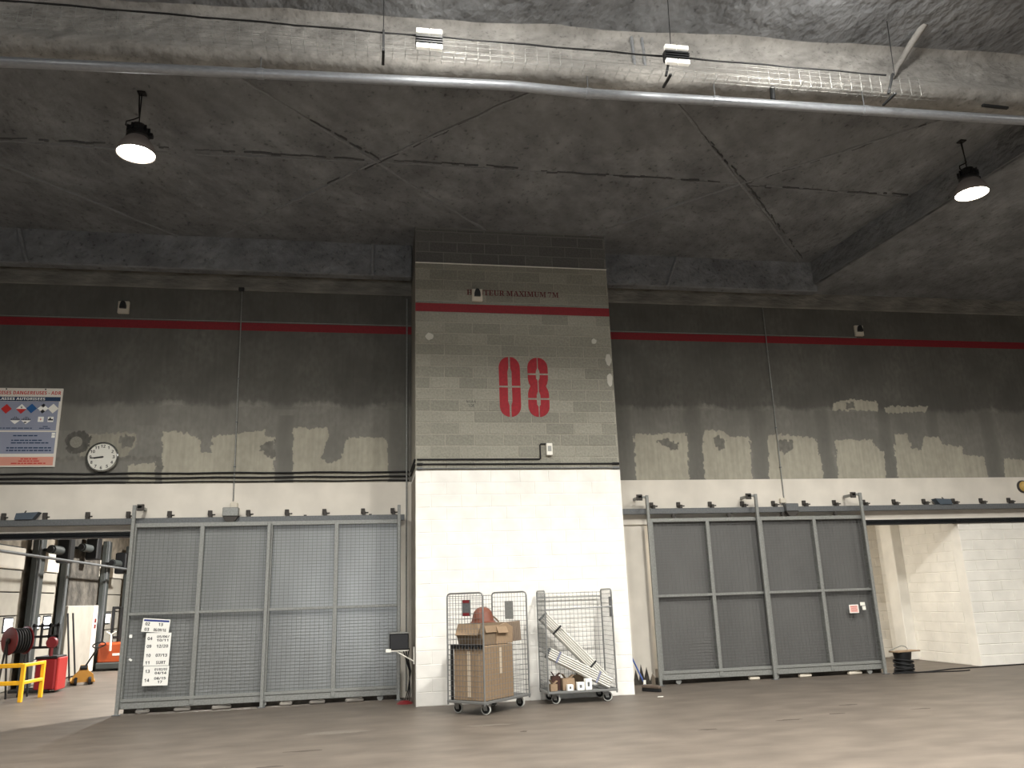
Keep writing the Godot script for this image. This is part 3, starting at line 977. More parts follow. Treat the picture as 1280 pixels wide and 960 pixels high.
# ---------------------------------------------------------------- rooms beyond the gates
func back_rooms() -> void:
	# white recess on the right
	var w := structure("wall_recess", "white painted block wall of the recess behind the dark gate")
	var st := begin()
	slab(st, Vector3(11.736, 0, -3.0), Vector3(12.0, 4.1, -0.25))
	obj("mortar_bed", st, M.white, w)
	lay_blocks(w, 0.25, 2.97, 0.0, 3.9, 0.0, func() -> Material: return M.white, 0.5, 0.2, 0.007, Basis(Vector3(0, 0, -1), Vector3.UP, Vector3(-1, 0, 0)))
	for o in w.get_children():
		if String(o.name).begins_with("block"):
			o.position.x = 11.73
	st = begin()
	slab(st, Vector3(4.2, 0, -3.0), Vector3(11.74, 4.1, -2.726))
	obj("mortar_bed", st, M.lintel, w)
	lay_blocks(w, 8.6, 11.73, 0.0, 3.9, -2.72, func() -> Material: return M.lintel, 0.5, 0.2, 0.009)
	st = begin()
	slab(st, Vector3(11.50, 0, -2.25), Vector3(11.74, 4.0, -1.85), 0.015)
	obj("pilaster", st, M.white, w)
	st = begin()
	slab(st, Vector3(4.2, 0, -2.8), Vector3(4.45, 4.1, -0.2))
	obj("return_wall", st, M.white, w)
	var c := structure("ceiling_recess")
	st = begin()
	slab(st, Vector3(4.2, 3.85, -3.0), Vector3(12.0, 4.1, -0.2))
	obj("slab", st, M.white, c)
	# loading hall on the left
	w = structure("wall_dock", "loading hall wall with sectional doors")
	st = begin()
	slab(st, Vector3(-8.0, 0, -17), Vector3(-7.62, 6.2, -0.2))
	obj("backing", st, M.dockwall, w)
	c = structure("ceiling_dock")
	st = begin()
	slab(st, Vector3(-8.0, 6.0, -17), Vector3(1.8, 6.3, -0.2))
	obj("slab", st, M.plain, c)
	w = structure("wall_dock_back")
	st = begin()
	slab(st, Vector3(-8.0, 0, -17.0), Vector3(1.8, 6.2, -16.7))
	obj("render", st, M.dockwall, w)
	w = structure("wall_dock_east")
	st = begin()
	slab(st, Vector3(1.5, 0, -17), Vector3(1.8, 6.2, -0.2))
	obj("render", st, M.dockwall, w)
	# sectional doors in the dock wall
	var heights := [0.0, 0.55, 1.04, 1.54, 2.03, 2.50]
	var doors := [[-3.4, -5.02], [-5.75, -7.1], [-9.1, -10.25], [-10.82, -12.5]]
	for d in doors.size():
		var dz: Array = doors[d]
		var t := structure("door_%d" % (d + 1), "pale sectional loading door")
		for k in heights.size():
			st = begin()
			var y1: float = heights[k + 1] if k + 1 < heights.size() else 2.98
			slab(st, Vector3(-7.56, heights[k] + 0.012, dz[1]), Vector3(-7.49 if k < 5 else -7.46, y1 - 0.012, dz[0]), 0.008)
			obj("section", st, M.section if k < 5 else M.lintel, t)
		st = begin()
		slab(st, Vector3(-7.60, 0, dz[1]), Vector3(-7.52, 3.0, dz[0]))
		obj("backing", st, M.dark, t)
		# small windows let daylight in
		var n := 2 if d < 3 else 1
		for k in n:
			var f: float = lerpf(dz[0], dz[1], (0.24 + 0.5 * k) if n == 2 else 0.35)
			st = begin()
			slab(st, Vector3(-7.50, 1.20, f - 0.24), Vector3(-7.475, 1.52, f + 0.24), 0.006)
			var fr := obj("window_frame", st, M.black, t)
			st = begin()
			slab(st, Vector3(-7.48, 1.24, f - 0.19), Vector3(-7.470, 1.48, f + 0.19))
			obj("pane", st, M.pane, fr)
	# raw column between the doors, clad in white below
	var col := structure("column_1", "raw concrete column with white cladding at its foot")
	st = begin()
	slab(st, Vector3(-7.6, 0, -9.8), Vector3(-7.34, 6.0, -7.56), 0.02)
	obj("shaft", st, M.rough_dark, col)
	st = begin()
	slab(st, Vector3(-7.55, 0.02, -9.5), Vector3(-7.30, 1.73, -7.54), 0.012)
	obj("cladding_board", st, M.section, col)
	st = begin()
	slab(st, Vector3(-7.55, 0.02, -9.86), Vector3(-7.295, 1.73, -9.51), 0.012)
	obj("cladding_board", st, M.lintel, col)
	for y in [1.28, 1.13]:
		st = begin()
		slab(st, Vector3(-7.296, y, -9.76), Vector3(-7.288, y + 0.10, -9.62))
		obj("printed_mark", st, M.maroon, col)

# ---------------------------------------------------------------- gates
func gate_leaf(called: String, label: String, x0: float, xs: Array, top: float, sheet: Material, frame_m: Material) -> Node3D:
	# xs: centres of the uprights, measured from x0; z 0 is the middle of the frame
	var t := thing(called, label, "gate", Vector3(x0, 0, 0.25))
	var wid: float = xs[xs.size() - 1]
	var st := begin()
	for x in xs:
		pass
	for i in xs.size():
		st = begin()
		box(st, Vector3(xs[i], (0.1 + top) * 0.5, -0.035), Vector3(0.06 if i % 4 == 0 else 0.07, top - 0.1, 0.13), 0.005)
		obj("upright", st, frame_m, t)
	st = begin()
	box(st, Vector3(wid * 0.5, top - 0.03, -0.002), Vector3(wid + 0.06, 0.07, 0.06), 0.005)
	obj("top_rail", st, frame_m, t)
	st = begin()
	box(st, Vector3(wid * 0.5, 1.52, 0.002), Vector3(wid, 0.045, 0.05), 0.004)
	obj("middle_rail", st, frame_m, t)
	st = begin()
	box(st, Vector3(wid * 0.5, 0.205, 0.004), Vector3(wid + 0.06, 0.05, 0.06), 0.005)
	box(st, Vector3(wid * 0.5, 0.13, -0.006), Vector3(wid + 0.06, 0.10, 0.05), 0.005)
	obj("bottom_rail", st, frame_m, t)
	# cladding sheets: two to a bay, behind the mesh
	for i in xs.size() - 1:
		for k in 2:
			var a: float = lerpf(xs[i], xs[i + 1], 0.5 * k)
			var b: float = lerpf(xs[i], xs[i + 1], 0.5 * k + 0.5)
			st = begin()
			box(st, Vector3((a + b) * 0.5, (0.1 + top) * 0.5, -0.085 - 0.007 * k), Vector3(b - a + 0.01, top - 0.14, 0.006))
			obj("cladding_sheet", st, sheet, t)
	# welded mesh of each half bay: far too many wires to be picked apart
	for i in xs.size() - 1:
		for half in 2:
			var y0: float = 0.22 if half == 0 else 1.54
			var y1: float = 1.50 if half == 0 else top - 0.06
			st = begin()
			var a: float = xs[i] + 0.03
			var b: float = xs[i + 1] - 0.03
			var n := int((b - a) / 0.070)
			for k in n + 1:
				box(st, Vector3(lerpf(a, b, float(k) / n), (y0 + y1) * 0.5, -0.012), Vector3(0.005, y1 - y0, 0.005))
			n = int((y1 - y0) / 0.050)
			for k in n + 1:
				box(st, Vector3((a + b) * 0.5, lerpf(y0, y1, float(k) / n), -0.006), Vector3(b - a, 0.006, 0.006))
			obj("wire_mesh", st, M.wire, t).set_meta("kind", "stuff")
	return t

func guide_post(at: Vector3, top: float, arm: float, label: String) -> void:
	var t := thing("guide_post", label, "post", at, 0.0, "steel posts holding the sliding gates")
	var st := begin()
	box(st, Vector3(0, top * 0.5, 0), Vector3(0.055, top, 0.05), 0.005)
	obj("post", st, M.galv, t)
	st = begin()
	box(st, Vector3(0, 0.006, 0), Vector3(0.12, 0.012, 0.10), 0.003)
	obj("foot_plate", st, M.galv_dark, t)
	if arm != 0.0:
		st = begin()
		box(st, Vector3(arm * 0.5, top - 0.03, -0.02), Vector3(absf(arm) + 0.05, 0.04, 0.05), 0.004)
		box(st, Vector3(arm, top - 0.04, -0.165), Vector3(0.05, 0.05, 0.31), 0.004)
		obj("wall_arm", st, M.galv, t)
		st = begin()
		box(st, Vector3(arm, top - 0.04, -0.01), Vector3(0.11, 0.11, 0.03), 0.004)
		obj("arm_end", st, M.bracket, t)

func rail(label: String, x0: float, x1: float, y: float, spots: Array, called: String) -> void:
	var t := thing(called, label, "rail", Vector3(x0, y, 0.12))
	var st := begin()
	var l := x1 - x0
	box(st, Vector3(l * 0.5, 0.045, 0), Vector3(l, 0.012, 0.09), 0.002)
	box(st, Vector3(l * 0.5, 0.0, 0.04), Vector3(l, 0.09, 0.01), 0.002)
	box(st, Vector3(l * 0.5, 0.0, -0.04), Vector3(l, 0.09, 0.01), 0.002)
	box(st, Vector3(l * 0.5, -0.045, 0.03), Vector3(l, 0.01, 0.025))
	box(st, Vector3(l * 0.5, -0.045, -0.03), Vector3(l, 0.01, 0.025))
	obj("channel", st, M.galv_dark, t)
	for x in spots:
		st = begin()
		box(st, Vector3(x - x0 - 0.02, 0.135, -0.10), Vector3(0.07, 0.09, 0.04), 0.004)
		box(st, Vector3(x - x0, 0.085, -0.055), Vector3(0.05, 0.075, 0.10), 0.004)
		rod(st, Vector3(x - x0 + 0.02, 0.10, -0.06), Vector3(x - x0 + 0.075, 0.10, -0.03), 0.012, 6)
		obj("rail_bracket", st, M.bracket, t)

func gates() -> void:
	var l := gate_leaf("sliding_gate", "grey four-bay sheet-and-mesh sliding gate, toned paler for stronger light, left of the pier", -3.83, [0.0, 1.07, 2.18, 3.28, 4.35], 2.97, M.sheet, M.galv)
	l.get_meta("label")
	var r := gate_leaf("sliding_gate", "grey four-bay sheet-and-mesh sliding gate, toned darker for weaker light, right of the pier", 5.15, [0.0, 1.10, 2.17, 3.28, 4.34], 2.91, M.sheet_dim, M.galv)
	r.get_meta("label")
	# wheels that the leaves run on, and hangers at the top
	for g in [[l, 4.35, 2.97], [r, 4.34, 2.91]]:
		for k in 4:
			var st := begin()
			var x: float = 0.5 + (g[1] - 1.0) * k / 3.0
			box(st, Vector3(x, g[2] + 0.05, -0.10), Vector3(0.05, 0.14, 0.02), 0.003)
			lathe(st, [Vector2(0, -0.02), Vector2(0.04, -0.02), Vector2(0.04, 0.02), Vector2(0, 0.02)], Vector3(x, g[2] + 0.06, -0.12), 12, Basis(Vector3.RIGHT, PI / 2))
			obj("hanger", st, M.bracket, g[0])
		for k in 3:
			var st := begin()
			var x: float = 0.3 + (g[1] - 0.6) * k / 2.0
			lathe(st, [Vector2(0, -0.02), Vector2(0.05, -0.02), Vector2(0.05, 0.02), Vector2(0, 0.02)], Vector3(x, 0.05, -0.03), 14, Basis(Vector3.RIGHT, PI / 2))
			box(st, Vector3(x, 0.075, -0.03), Vector3(0.05, 0.07, 0.012))
			obj("floor_roller", st, M.galv, g[0])
	guide_post(Vector3(-3.845, 0, 0.33), 3.27, 0.09, "galvanised post at the outer end of the pale gate, by the loading hall")
	guide_post(Vector3(-1.67, 0, 0.315), 2.95, 0.0, "galvanised post in the middle of the pale gate")
	guide_post(Vector3(0.515, 0, 0.33), 3.22, 0.0, "galvanised post at the end of the pale gate beside the pier")
	guide_post(Vector3(5.08, 0, 0.33), 3.34, -0.14, "galvanised post at the end of the dark gate beside the pier")
	guide_post(Vector3(7.25, 0, 0.33), 3.34, -0.14, "galvanised post in the middle of the dark gate")
	guide_post(Vector3(9.42, 0, 0.36), 3.34, -0.14, "galvanised post at the outer end of the dark gate, by the white recess")
	rail("steel rail on brackets above the pale gate and the loading hall opening", -9.0, 0.62, 3.02, [-6.6, -5.93, -5.3, -4.64, -4.0, -3.34, -2.68, -2.05, -1.4, -0.76, -0.09, 0.43], "gate_rail")
	rail("steel rail on brackets above the dark gate and the white recess", 4.5, 16.0, 3.06, [5.29, 5.83, 6.47, 7.13, 7.78, 8.43, 9.08, 9.72, 10.39, 11.06, 11.73, 12.37, 13.02, 13.7], "gate_rail")
	for q in [[-7.6, -3.6, "black steel track under the lintel of the loading hall opening", 2.815], [9.3, 15.0, "black steel track under the lintel of the white recess", 2.79]]:
		var t := thing("door_track", q[2], "track", Vector3(q[0], q[3], -0.06))
		var st := begin()
		var len: float = q[1] - q[0]
		box(st, Vector3(len * 0.5, 0.035, 0.02), Vector3(len, 0.03, 0.16), 0.004)
		box(st, Vector3(len * 0.5, -0.035, 0.02), Vector3(len, 0.03, 0.16), 0.004)
		box(st, Vector3(len * 0.5, 0.0, 0.0), Vector3(len, 0.05, 0.10))
		obj("channel", st, M.black, t)
		st = begin()
		rod(st, Vector3(0, 0, 0.075), Vector3(len, 0, 0.075), 0.016, 10)
		obj("cover_strip", st, M.track, t)
	for q in [[-3.8, 0.5], [5.1, 9.5]]:
		var kerb := begin()
		slab(kerb, Vector3(q[0], -0.02, 0.0), Vector3(q[1], 0.115, 0.13), 0.01)
		var ko := structure("trim_%d" % (2 if q[0] < 0.0 else 3), "dark kerb under the sliding gate")
		obj("kerb", kerb, M.rough_dark, ko)
	# papers on the gates
	var tilt := Basis(Vector3.BACK, -0.09)
	var t := sheet_paper("list_sheet", "top sheet of the three gate lists, tilted, with a blue header", Vector3(-3.375, 1.33, 0.287), Vector2(0.42, 0.21), tilt, M.paper)
	var st := begin()
	box(st, Vector3(0, 0.075, 0.0015), Vector3(0.39, 0.03, 0.001))
	obj("header_band", st, M.header, t)
	list_lines(t, [["02", "13", 0.02], ["03", "06/09/16", -0.065]])
	t = sheet_paper("list_sheet", "large middle sheet of the gate lists, rows 04 to 11", Vector3(-3.325, 0.965, 0.285), Vector2(0.385, 0.50), Basis(Vector3.BACK, -0.02), M.paper)
	list_lines(t, [["04", "05/06/\n10/11", 0.165], ["09", "12/20", 0.045], ["10", "07/13", -0.095], ["11", "SURT", -0.205]])
	t = sheet_paper("list_sheet", "bottom sheet of the gate lists, rows 13 and 14", Vector3(-3.32, 0.56, 0.287), Vector2(0.385, 0.295), Basis(Vector3.BACK, -0.02), M.paper)
	list_lines(t, [["13", "01/02/03\n04/14", 0.07], ["14", "08/15\n17", -0.065]])
	var pinkp := mat("pink_paper", Color(0.90, 0.70, 0.66), 0.8)
	t = sheet_paper("notice", "small pink notice on the dark gate", Vector3(9.01, 1.17, 0.287), Vector2(0.19, 0.15), Basis.IDENTITY, M.paper)
	st = begin()
	box(st, Vector3(0, 0, 0.0012), Vector3(0.165, 0.125, 0.001))
	obj("printed_field", st, pinkp, t)
	for k in 4:
		st = begin()
		box(st, Vector3(0, 0.04 - 0.027 * k, 0.002), Vector3(0.13 - 0.02 * (k % 2), 0.008, 0.001))
		obj("text_line", st, M.redmetal, t)
	sheet_paper("label_tag", "upper small white label beside the pink notice", Vector3(9.20, 1.255, 0.287), Vector2(0.10, 0.06), Basis.IDENTITY, M.ivory)
	sheet_paper("label_tag", "lower small white label beside the pink notice", Vector3(9.22, 1.18, 0.287), Vector2(0.07, 0.07), Basis.IDENTITY, M.ivory)
	sheet_paper("tape_scrap", "upper scrap of white tape at the edge of the pale gate", Vector3(-3.745, 1.18, 0.283), Vector2(0.045, 0.05), Basis.IDENTITY, M.paper)
	sheet_paper("tape_scrap", "lower scrap of white tape at the edge of the pale gate", Vector3(-3.72, 0.82, 0.283), Vector2(0.05, 0.03), Basis(Vector3.BACK, -0.6), M.paper)

func sheet_paper(called: String, label: String, at: Vector3, s: Vector2, b: Basis, m: Material) -> Node3D:
	var t := thing(called, label, "paper", at)
	t.basis = b
	var st := begin()
	box(st, Vector3.ZERO, Vector3(s.x, s.y, 0.002))
	obj("sheet", st, m, t)
	return t

func list_lines(t: Node3D, rows: Array) -> void:
	for q in rows:
		text("lettering", q[0], 0.048, M.ink, Vector3(-0.13, q[2], 0.002), t, Basis.IDENTITY, true)
		var parts: PackedStringArray = q[1].split("\n")
		for k in parts.size():
			text("lettering", parts[k], 0.046 if parts.size() == 1 else 0.038, M.ink, Vector3(0.07, q[2] + (0.026 if parts.size() > 1 else 0.0) - 0.055 * k, 0.002), t, Basis.IDENTITY, true, "Droid Sans", minf(0.19, 0.035 * parts[k].length()))

# ---------------------------------------------------------------- things fixed to the wall
func sounder(at: Vector3, label: String) -> void:
	var t := thing("alarm_sounder", label, "alarm", at, 0.0, "alarm sounders above the red stripe")
	var st := begin()
	box(st, Vector3(0, 0, 0.03), Vector3(0.19, 0.23, 0.06), 0.008)
	obj("case", st, M.beige, t)
	st = begin()
	var o := PackedVector2Array([Vector2(-0.055, -0.03), Vector2(0.055, -0.03), Vector2(0.052, 0.03), Vector2(0.036, 0.085), Vector2(0.015, 0.104), Vector2(-0.015, 0.104), Vector2(-0.036, 0.085), Vector2(-0.052, 0.03)])
	prism(st, o, 0.055, 0.11)
	obj("horn", st, M.black, t)

func wall_fittings() -> void:
	sounder(Vector3(-4.41, 6.86, 0.0), "alarm sounder with a black horn on the wall left of the pier")
	sounder(Vector3(1.84, 6.80, PZ), "alarm sounder with a black horn over the faded lettering on the pier")
	sounder(Vector3(10.16, 6.80, 0.0), "alarm sounder with a black horn on the wall right of the pier")
	# clock
	var t := thing("wall_clock", "round white wall clock with a chrome rim", "clock", Vector3(-4.51, 4.13, 0.0))
	var turn := Basis(Vector3.RIGHT, PI / 2)
	var st := begin()
	lathe(st, [Vector2(0.225, 0.0), Vector2(0.25, 0.01), Vector2(0.262, 0.05), Vector2(0.258, 0.075), Vector2(0.240, 0.085), Vector2(0.228, 0.07)], Vector3.ZERO, 40, turn)
	obj("rim", st, mat("chrome", Color(0.62, 0.63, 0.62), 0.15, 0.9), t)
	st = begin()
	lathe(st, [Vector2(0.0, 0.068), Vector2(0.235, 0.068)], Vector3.ZERO, 40, turn)
	obj("dial", st, mat("dial", Color(0.80, 0.795, 0.76), 0.6), t)
	for k in 12:
		var a := PI / 2 - TAU * (k + 1) / 12
		text("numeral", str(k + 1), 0.052, M.ink, Vector3(cos(a) * 0.185, sin(a) * 0.185, 0.0695), t, Basis.IDENTITY, true)
	st = begin()
	var ma := PI / 2 - TAU * 44.0 / 60
	box(st, Vector3(cos(ma) * 0.08, sin(ma) * 0.08, 0.074), Vector3(0.21, 0.016, 0.003), 0, Basis(Vector3.BACK, ma))
	obj("minute_hand", st, M.black, t)
	st = begin()
	var ha := PI / 2 - TAU * (8.73 / 12.0)
	box(st, Vector3(cos(ha) * 0.06, sin(ha) * 0.06, 0.072), Vector3(0.15, 0.026, 0.003), 0, Basis(Vector3.BACK, ha))
	obj("hour_hand", st, M.black, t)
	hazard_sign()
	# cables
	for q in [[Vector3(-2.38, 7.28, 0.04), Vector3(-2.36, 5.5, 0.02), Vector3(-2.33, 3.36, 0.02), "thin grey conduit down the wall to the pale gate"], [Vector3(8.02, 7.26, 0.04), Vector3(8.02, 5.4, 0.02), Vector3(8.0, 3.30, 0.02), "thin grey conduit down the wall to the dark gate"]]:
		t = thing("conduit", q[3], "conduit", q[2])
		st = begin()
		tube(st, [q[0] - q[2], q[1] - q[2], Vector3.ZERO], 0.011, 8)
		obj("tube", st, M.galv, t)
		for y in [0.6, 1.4, 2.2, 3.0, 3.7]:
			st = begin()
			box(st, Vector3(lerpf(0, q[0].x - q[2].x, y / 3.9), y, 0.0), Vector3(0.045, 0.018, 0.03), 0.003)
			obj("clip", st, M.galv_dark, t)
	for q in [[Vector3(-2.31, 3.28, 0.0), "white junction box under the conduit above the pale gate"], [Vector3(7.96, 3.24, 0.0), "white junction box under the conduit above the dark gate"]]:
		t = thing("junction_box", q[1], "junction box", q[0])
		st = begin()
		box(st, Vector3(0, 0, 0.035), Vector3(0.12, 0.10, 0.07), 0.012)
		obj("case", st, M.beige, t)
		st = begin()
		for x in [-0.03, 0.03]:
			lathe(st, [Vector2(0.014, 0.0), Vector2(0.014, -0.03), Vector2(0.0, -0.03)], Vector3(x, -0.05, 0.035), 8)
		obj("cable_gland", st, M.galv_dark, t)
	# long cables along the walls
	var n := 0
	for q in [[3.85, "uppermost of the black cables along the foot of the stained wall"], [3.77, "middle one of the black cables along the foot of the stained wall"], [3.70, "lowest of the black cables just above the white lintel"]]:
		st = begin()
		var pts := []
		for k in 24:
			pts.append(Vector3(lerpf(-9.0, 0.70, k / 23.0), q[0] + 0.006 * sin(k * 1.7 + n), 0.022))
		tube(st, pts, 0.016 if n < 2 else 0.011, 6)
		tag(obj("cable", st, M.rubber), q[1], "cable", "cables along the left wall")
		n += 1
	n = 0
	for q in [[3.855, PX0 + 0.02, 2.86, "short black cable on the pier, leading to the switch box"], [3.775, PX0 + 0.02, PX1 - 0.01, "black cable across the whole pier, under the switch box"], [3.70, PX0 + 0.02, PX1 - 0.01, "lowest cable across the pier, on the edge of the white paint"]]:
		st = begin()
		rod(st, Vector3(q[1], q[0], PZ + 0.016), Vector3(q[2], q[0], PZ + 0.016), 0.014 if n < 2 else 0.010, 6)
		if n == 0:
			tube(st, [Vector3(2.86, 3.855, PZ + 0.016), Vector3(2.875, 3.87, PZ + 0.016), Vector3(2.875, 4.10, PZ + 0.016), Vector3(2.89, 4.12, PZ + 0.016), Vector3(2.98, 4.12, PZ + 0.016)], 0.012, 6)
		else:
			rod(st, Vector3(q[1], q[0], PZ + 0.018), Vector3(q[1] + 0.09, q[0], PZ + 0.018), 0.022, 6)
			rod(st, Vector3(q[2] - 0.12, q[0], PZ + 0.018), Vector3(q[2], q[0], PZ + 0.018), 0.022, 6)
		tag(obj("cable", st, M.rubber if n < 2 else M.galv_dark), q[3], "cable", "cables across the pier")
		n += 1
	for q in [[0.755, 3.855, "upper black cable on the side of the pier"], [0.755, 3.775, "lower black cable on the side of the pier"]]:
		st = begin()
		rod(st, Vector3(PX0 - 0.016, q[1], 0.04), Vector3(PX0 - 0.016, q[1], PZ + 0.01), 0.015, 6)
		tag(obj("cable", st, M.rubber), q[2], "cable")
	st = begin()
	rod(st, Vector3(-9.0, 6.66, 0.008), Vector3(0.74, 6.66, 0.008), 0.008, 6)
	tag(obj("thin_cable", st, M.galv), "thin grey cable above the red stripe, left of the pier", "cable")
	st = begin()
	rod(st, Vector3(PX0 + 0.01, 6.66, PZ + 0.008), Vector3(PX1 - 0.01, 6.655, PZ + 0.008), 0.008, 6)
	tag(obj("thin_cable", st, M.galv), "thin grey cable above the red stripe on the pier", "cable")
	st = begin()
	rod(st, Vector3(4.30, 6.66, 0.008), Vector3(10.1, 6.66, 0.008), 0.008, 6)
	tag(obj("thin_cable", st, M.galv), "thin grey cable above the red stripe, right of the pier", "cable")
	st = begin()
	rod(st, Vector3(0.66, 7.2, 0.03), Vector3(0.66, 0.1, 0.03), 0.014, 8)
	tag(obj("corner_conduit", st, M.galv), "grey conduit down the corner between wall and pier", "conduit")
	# switch box on the pier
	t = thing("switch_box", "small ivory switch box on the pier above the white paint", "switch", Vector3(3.03, 4.02, PZ))
	st = begin()
	box(st, Vector3(0, 0, 0.035), Vector3(0.105, 0.21, 0.07), 0.008)
	obj("case", st, M.ivory, t)
	st = begin()
	box(st, Vector3(0.0, 0.01, 0.073), Vector3(0.06, 0.09, 0.008), 0.002)
	obj("rocker", st, M.galv, t)
	# emergency luminaires and boxes on the rails
	for q in [[Vector3(-2.33, 3.03, 0.19), "grey box lamp above the middle of the pale gate", M.galv], [Vector3(8.03, 2.97, 0.19), "dark box lamp above the middle of the dark gate", M.galv_dark]]:
		t = thing("box_lamp", q[1], "lamp", q[0])
		st = begin()
		box(st, Vector3(0, 0.12, 0.0), Vector3(0.26, 0.15, 0.14), 0.01)
		obj("case", st, q[2], t)
		st = begin()
		prism(st, PackedVector2Array([Vector2(-0.13, 0.045), Vector2(0.13, 0.045), Vector2(0.08, -0.03), Vector2(0.04, -0.055), Vector2(-0.04, -0.055), Vector2(-0.08, -0.03)]), -0.05, 0.05)
		obj("bracket", st, M.bracket, t)
	for q in [[Vector3(-5.55, 3.075, 0.12), 1.0, "dark slanted floodlight on the rail above the loading hall opening"], [Vector3(11.38, 3.11, 0.12), -1.0, "dark slanted floodlight on the rail above the white recess"]]:
		t = thing("floodlight", q[2], "floodlight", q[0])
		st = begin()
		var f: float = q[1]
		prism(st, PackedVector2Array([Vector2(-0.17 * f, 0.0), Vector2(0.10 * f, 0.0), Vector2(0.19 * f, 0.12), Vector2(-0.15 * f, 0.105)]), -0.07, 0.07)
		obj("case", st, mat("slate_case", Color(0.27, 0.31, 0.35), 0.5), t)
		st = begin()
		rod(st, Vector3(-0.05 * f, 0.105, 0), Vector3(-0.05 * f, 0.15, -0.05), 0.012, 6)
		obj("stub", st, M.bracket, t)
	# pale yellow fitting at the right edge
	t = thing("round_lamp", "yellowed round bulkhead lamp on the white lintel at the right edge", "lamp", Vector3(13.40, 3.47, 0.004))
	st = begin()
	lathe(st, [Vector2(0.13, 0.0), Vector2(0.13, 0.03), Vector2(0.10, 0.05)], Vector3.ZERO, 20, turn)
	obj("base", st, M.bracket, t)
	st = begin()
	lathe(st, [Vector2(0.115, 0.03), Vector2(0.09, 0.08), Vector2(0.05, 0.105), Vector2(0.0, 0.112)], Vector3.ZERO, 20, turn)
	obj("cover", st, mat("yellowed_cover", Color(0.72, 0.60, 0.33), 0.4), t)
	# small dark peg on the ring beam
	t = thing("cable_hook", "dark box where the conduit meets the ledge above the left wall", "box", Vector3(-2.39, 7.27, 0.035))
	st = begin()
	box(st, Vector3(0, 0, 0.03), Vector3(0.10, 0.07, 0.06), 0.008)
	obj("case", st, M.dark, t)

func diamond(t: Node3D, x: float, y: float, r: float, top: Material, bottom: Material) -> void:
	var st := begin()
	prism(st, PackedVector2Array([Vector2(x - r, y), Vector2(x + r, y), Vector2(x, y + r)]), 0.012, 0.0145)
	obj("hazard_diamond", st, top, t)
	st = begin()
	prism(st, PackedVector2Array([Vector2(x - r, y), Vector2(x + r, y), Vector2(x, y - r)]), 0.012, 0.0145)
	obj("hazard_diamond", st, bottom, t)

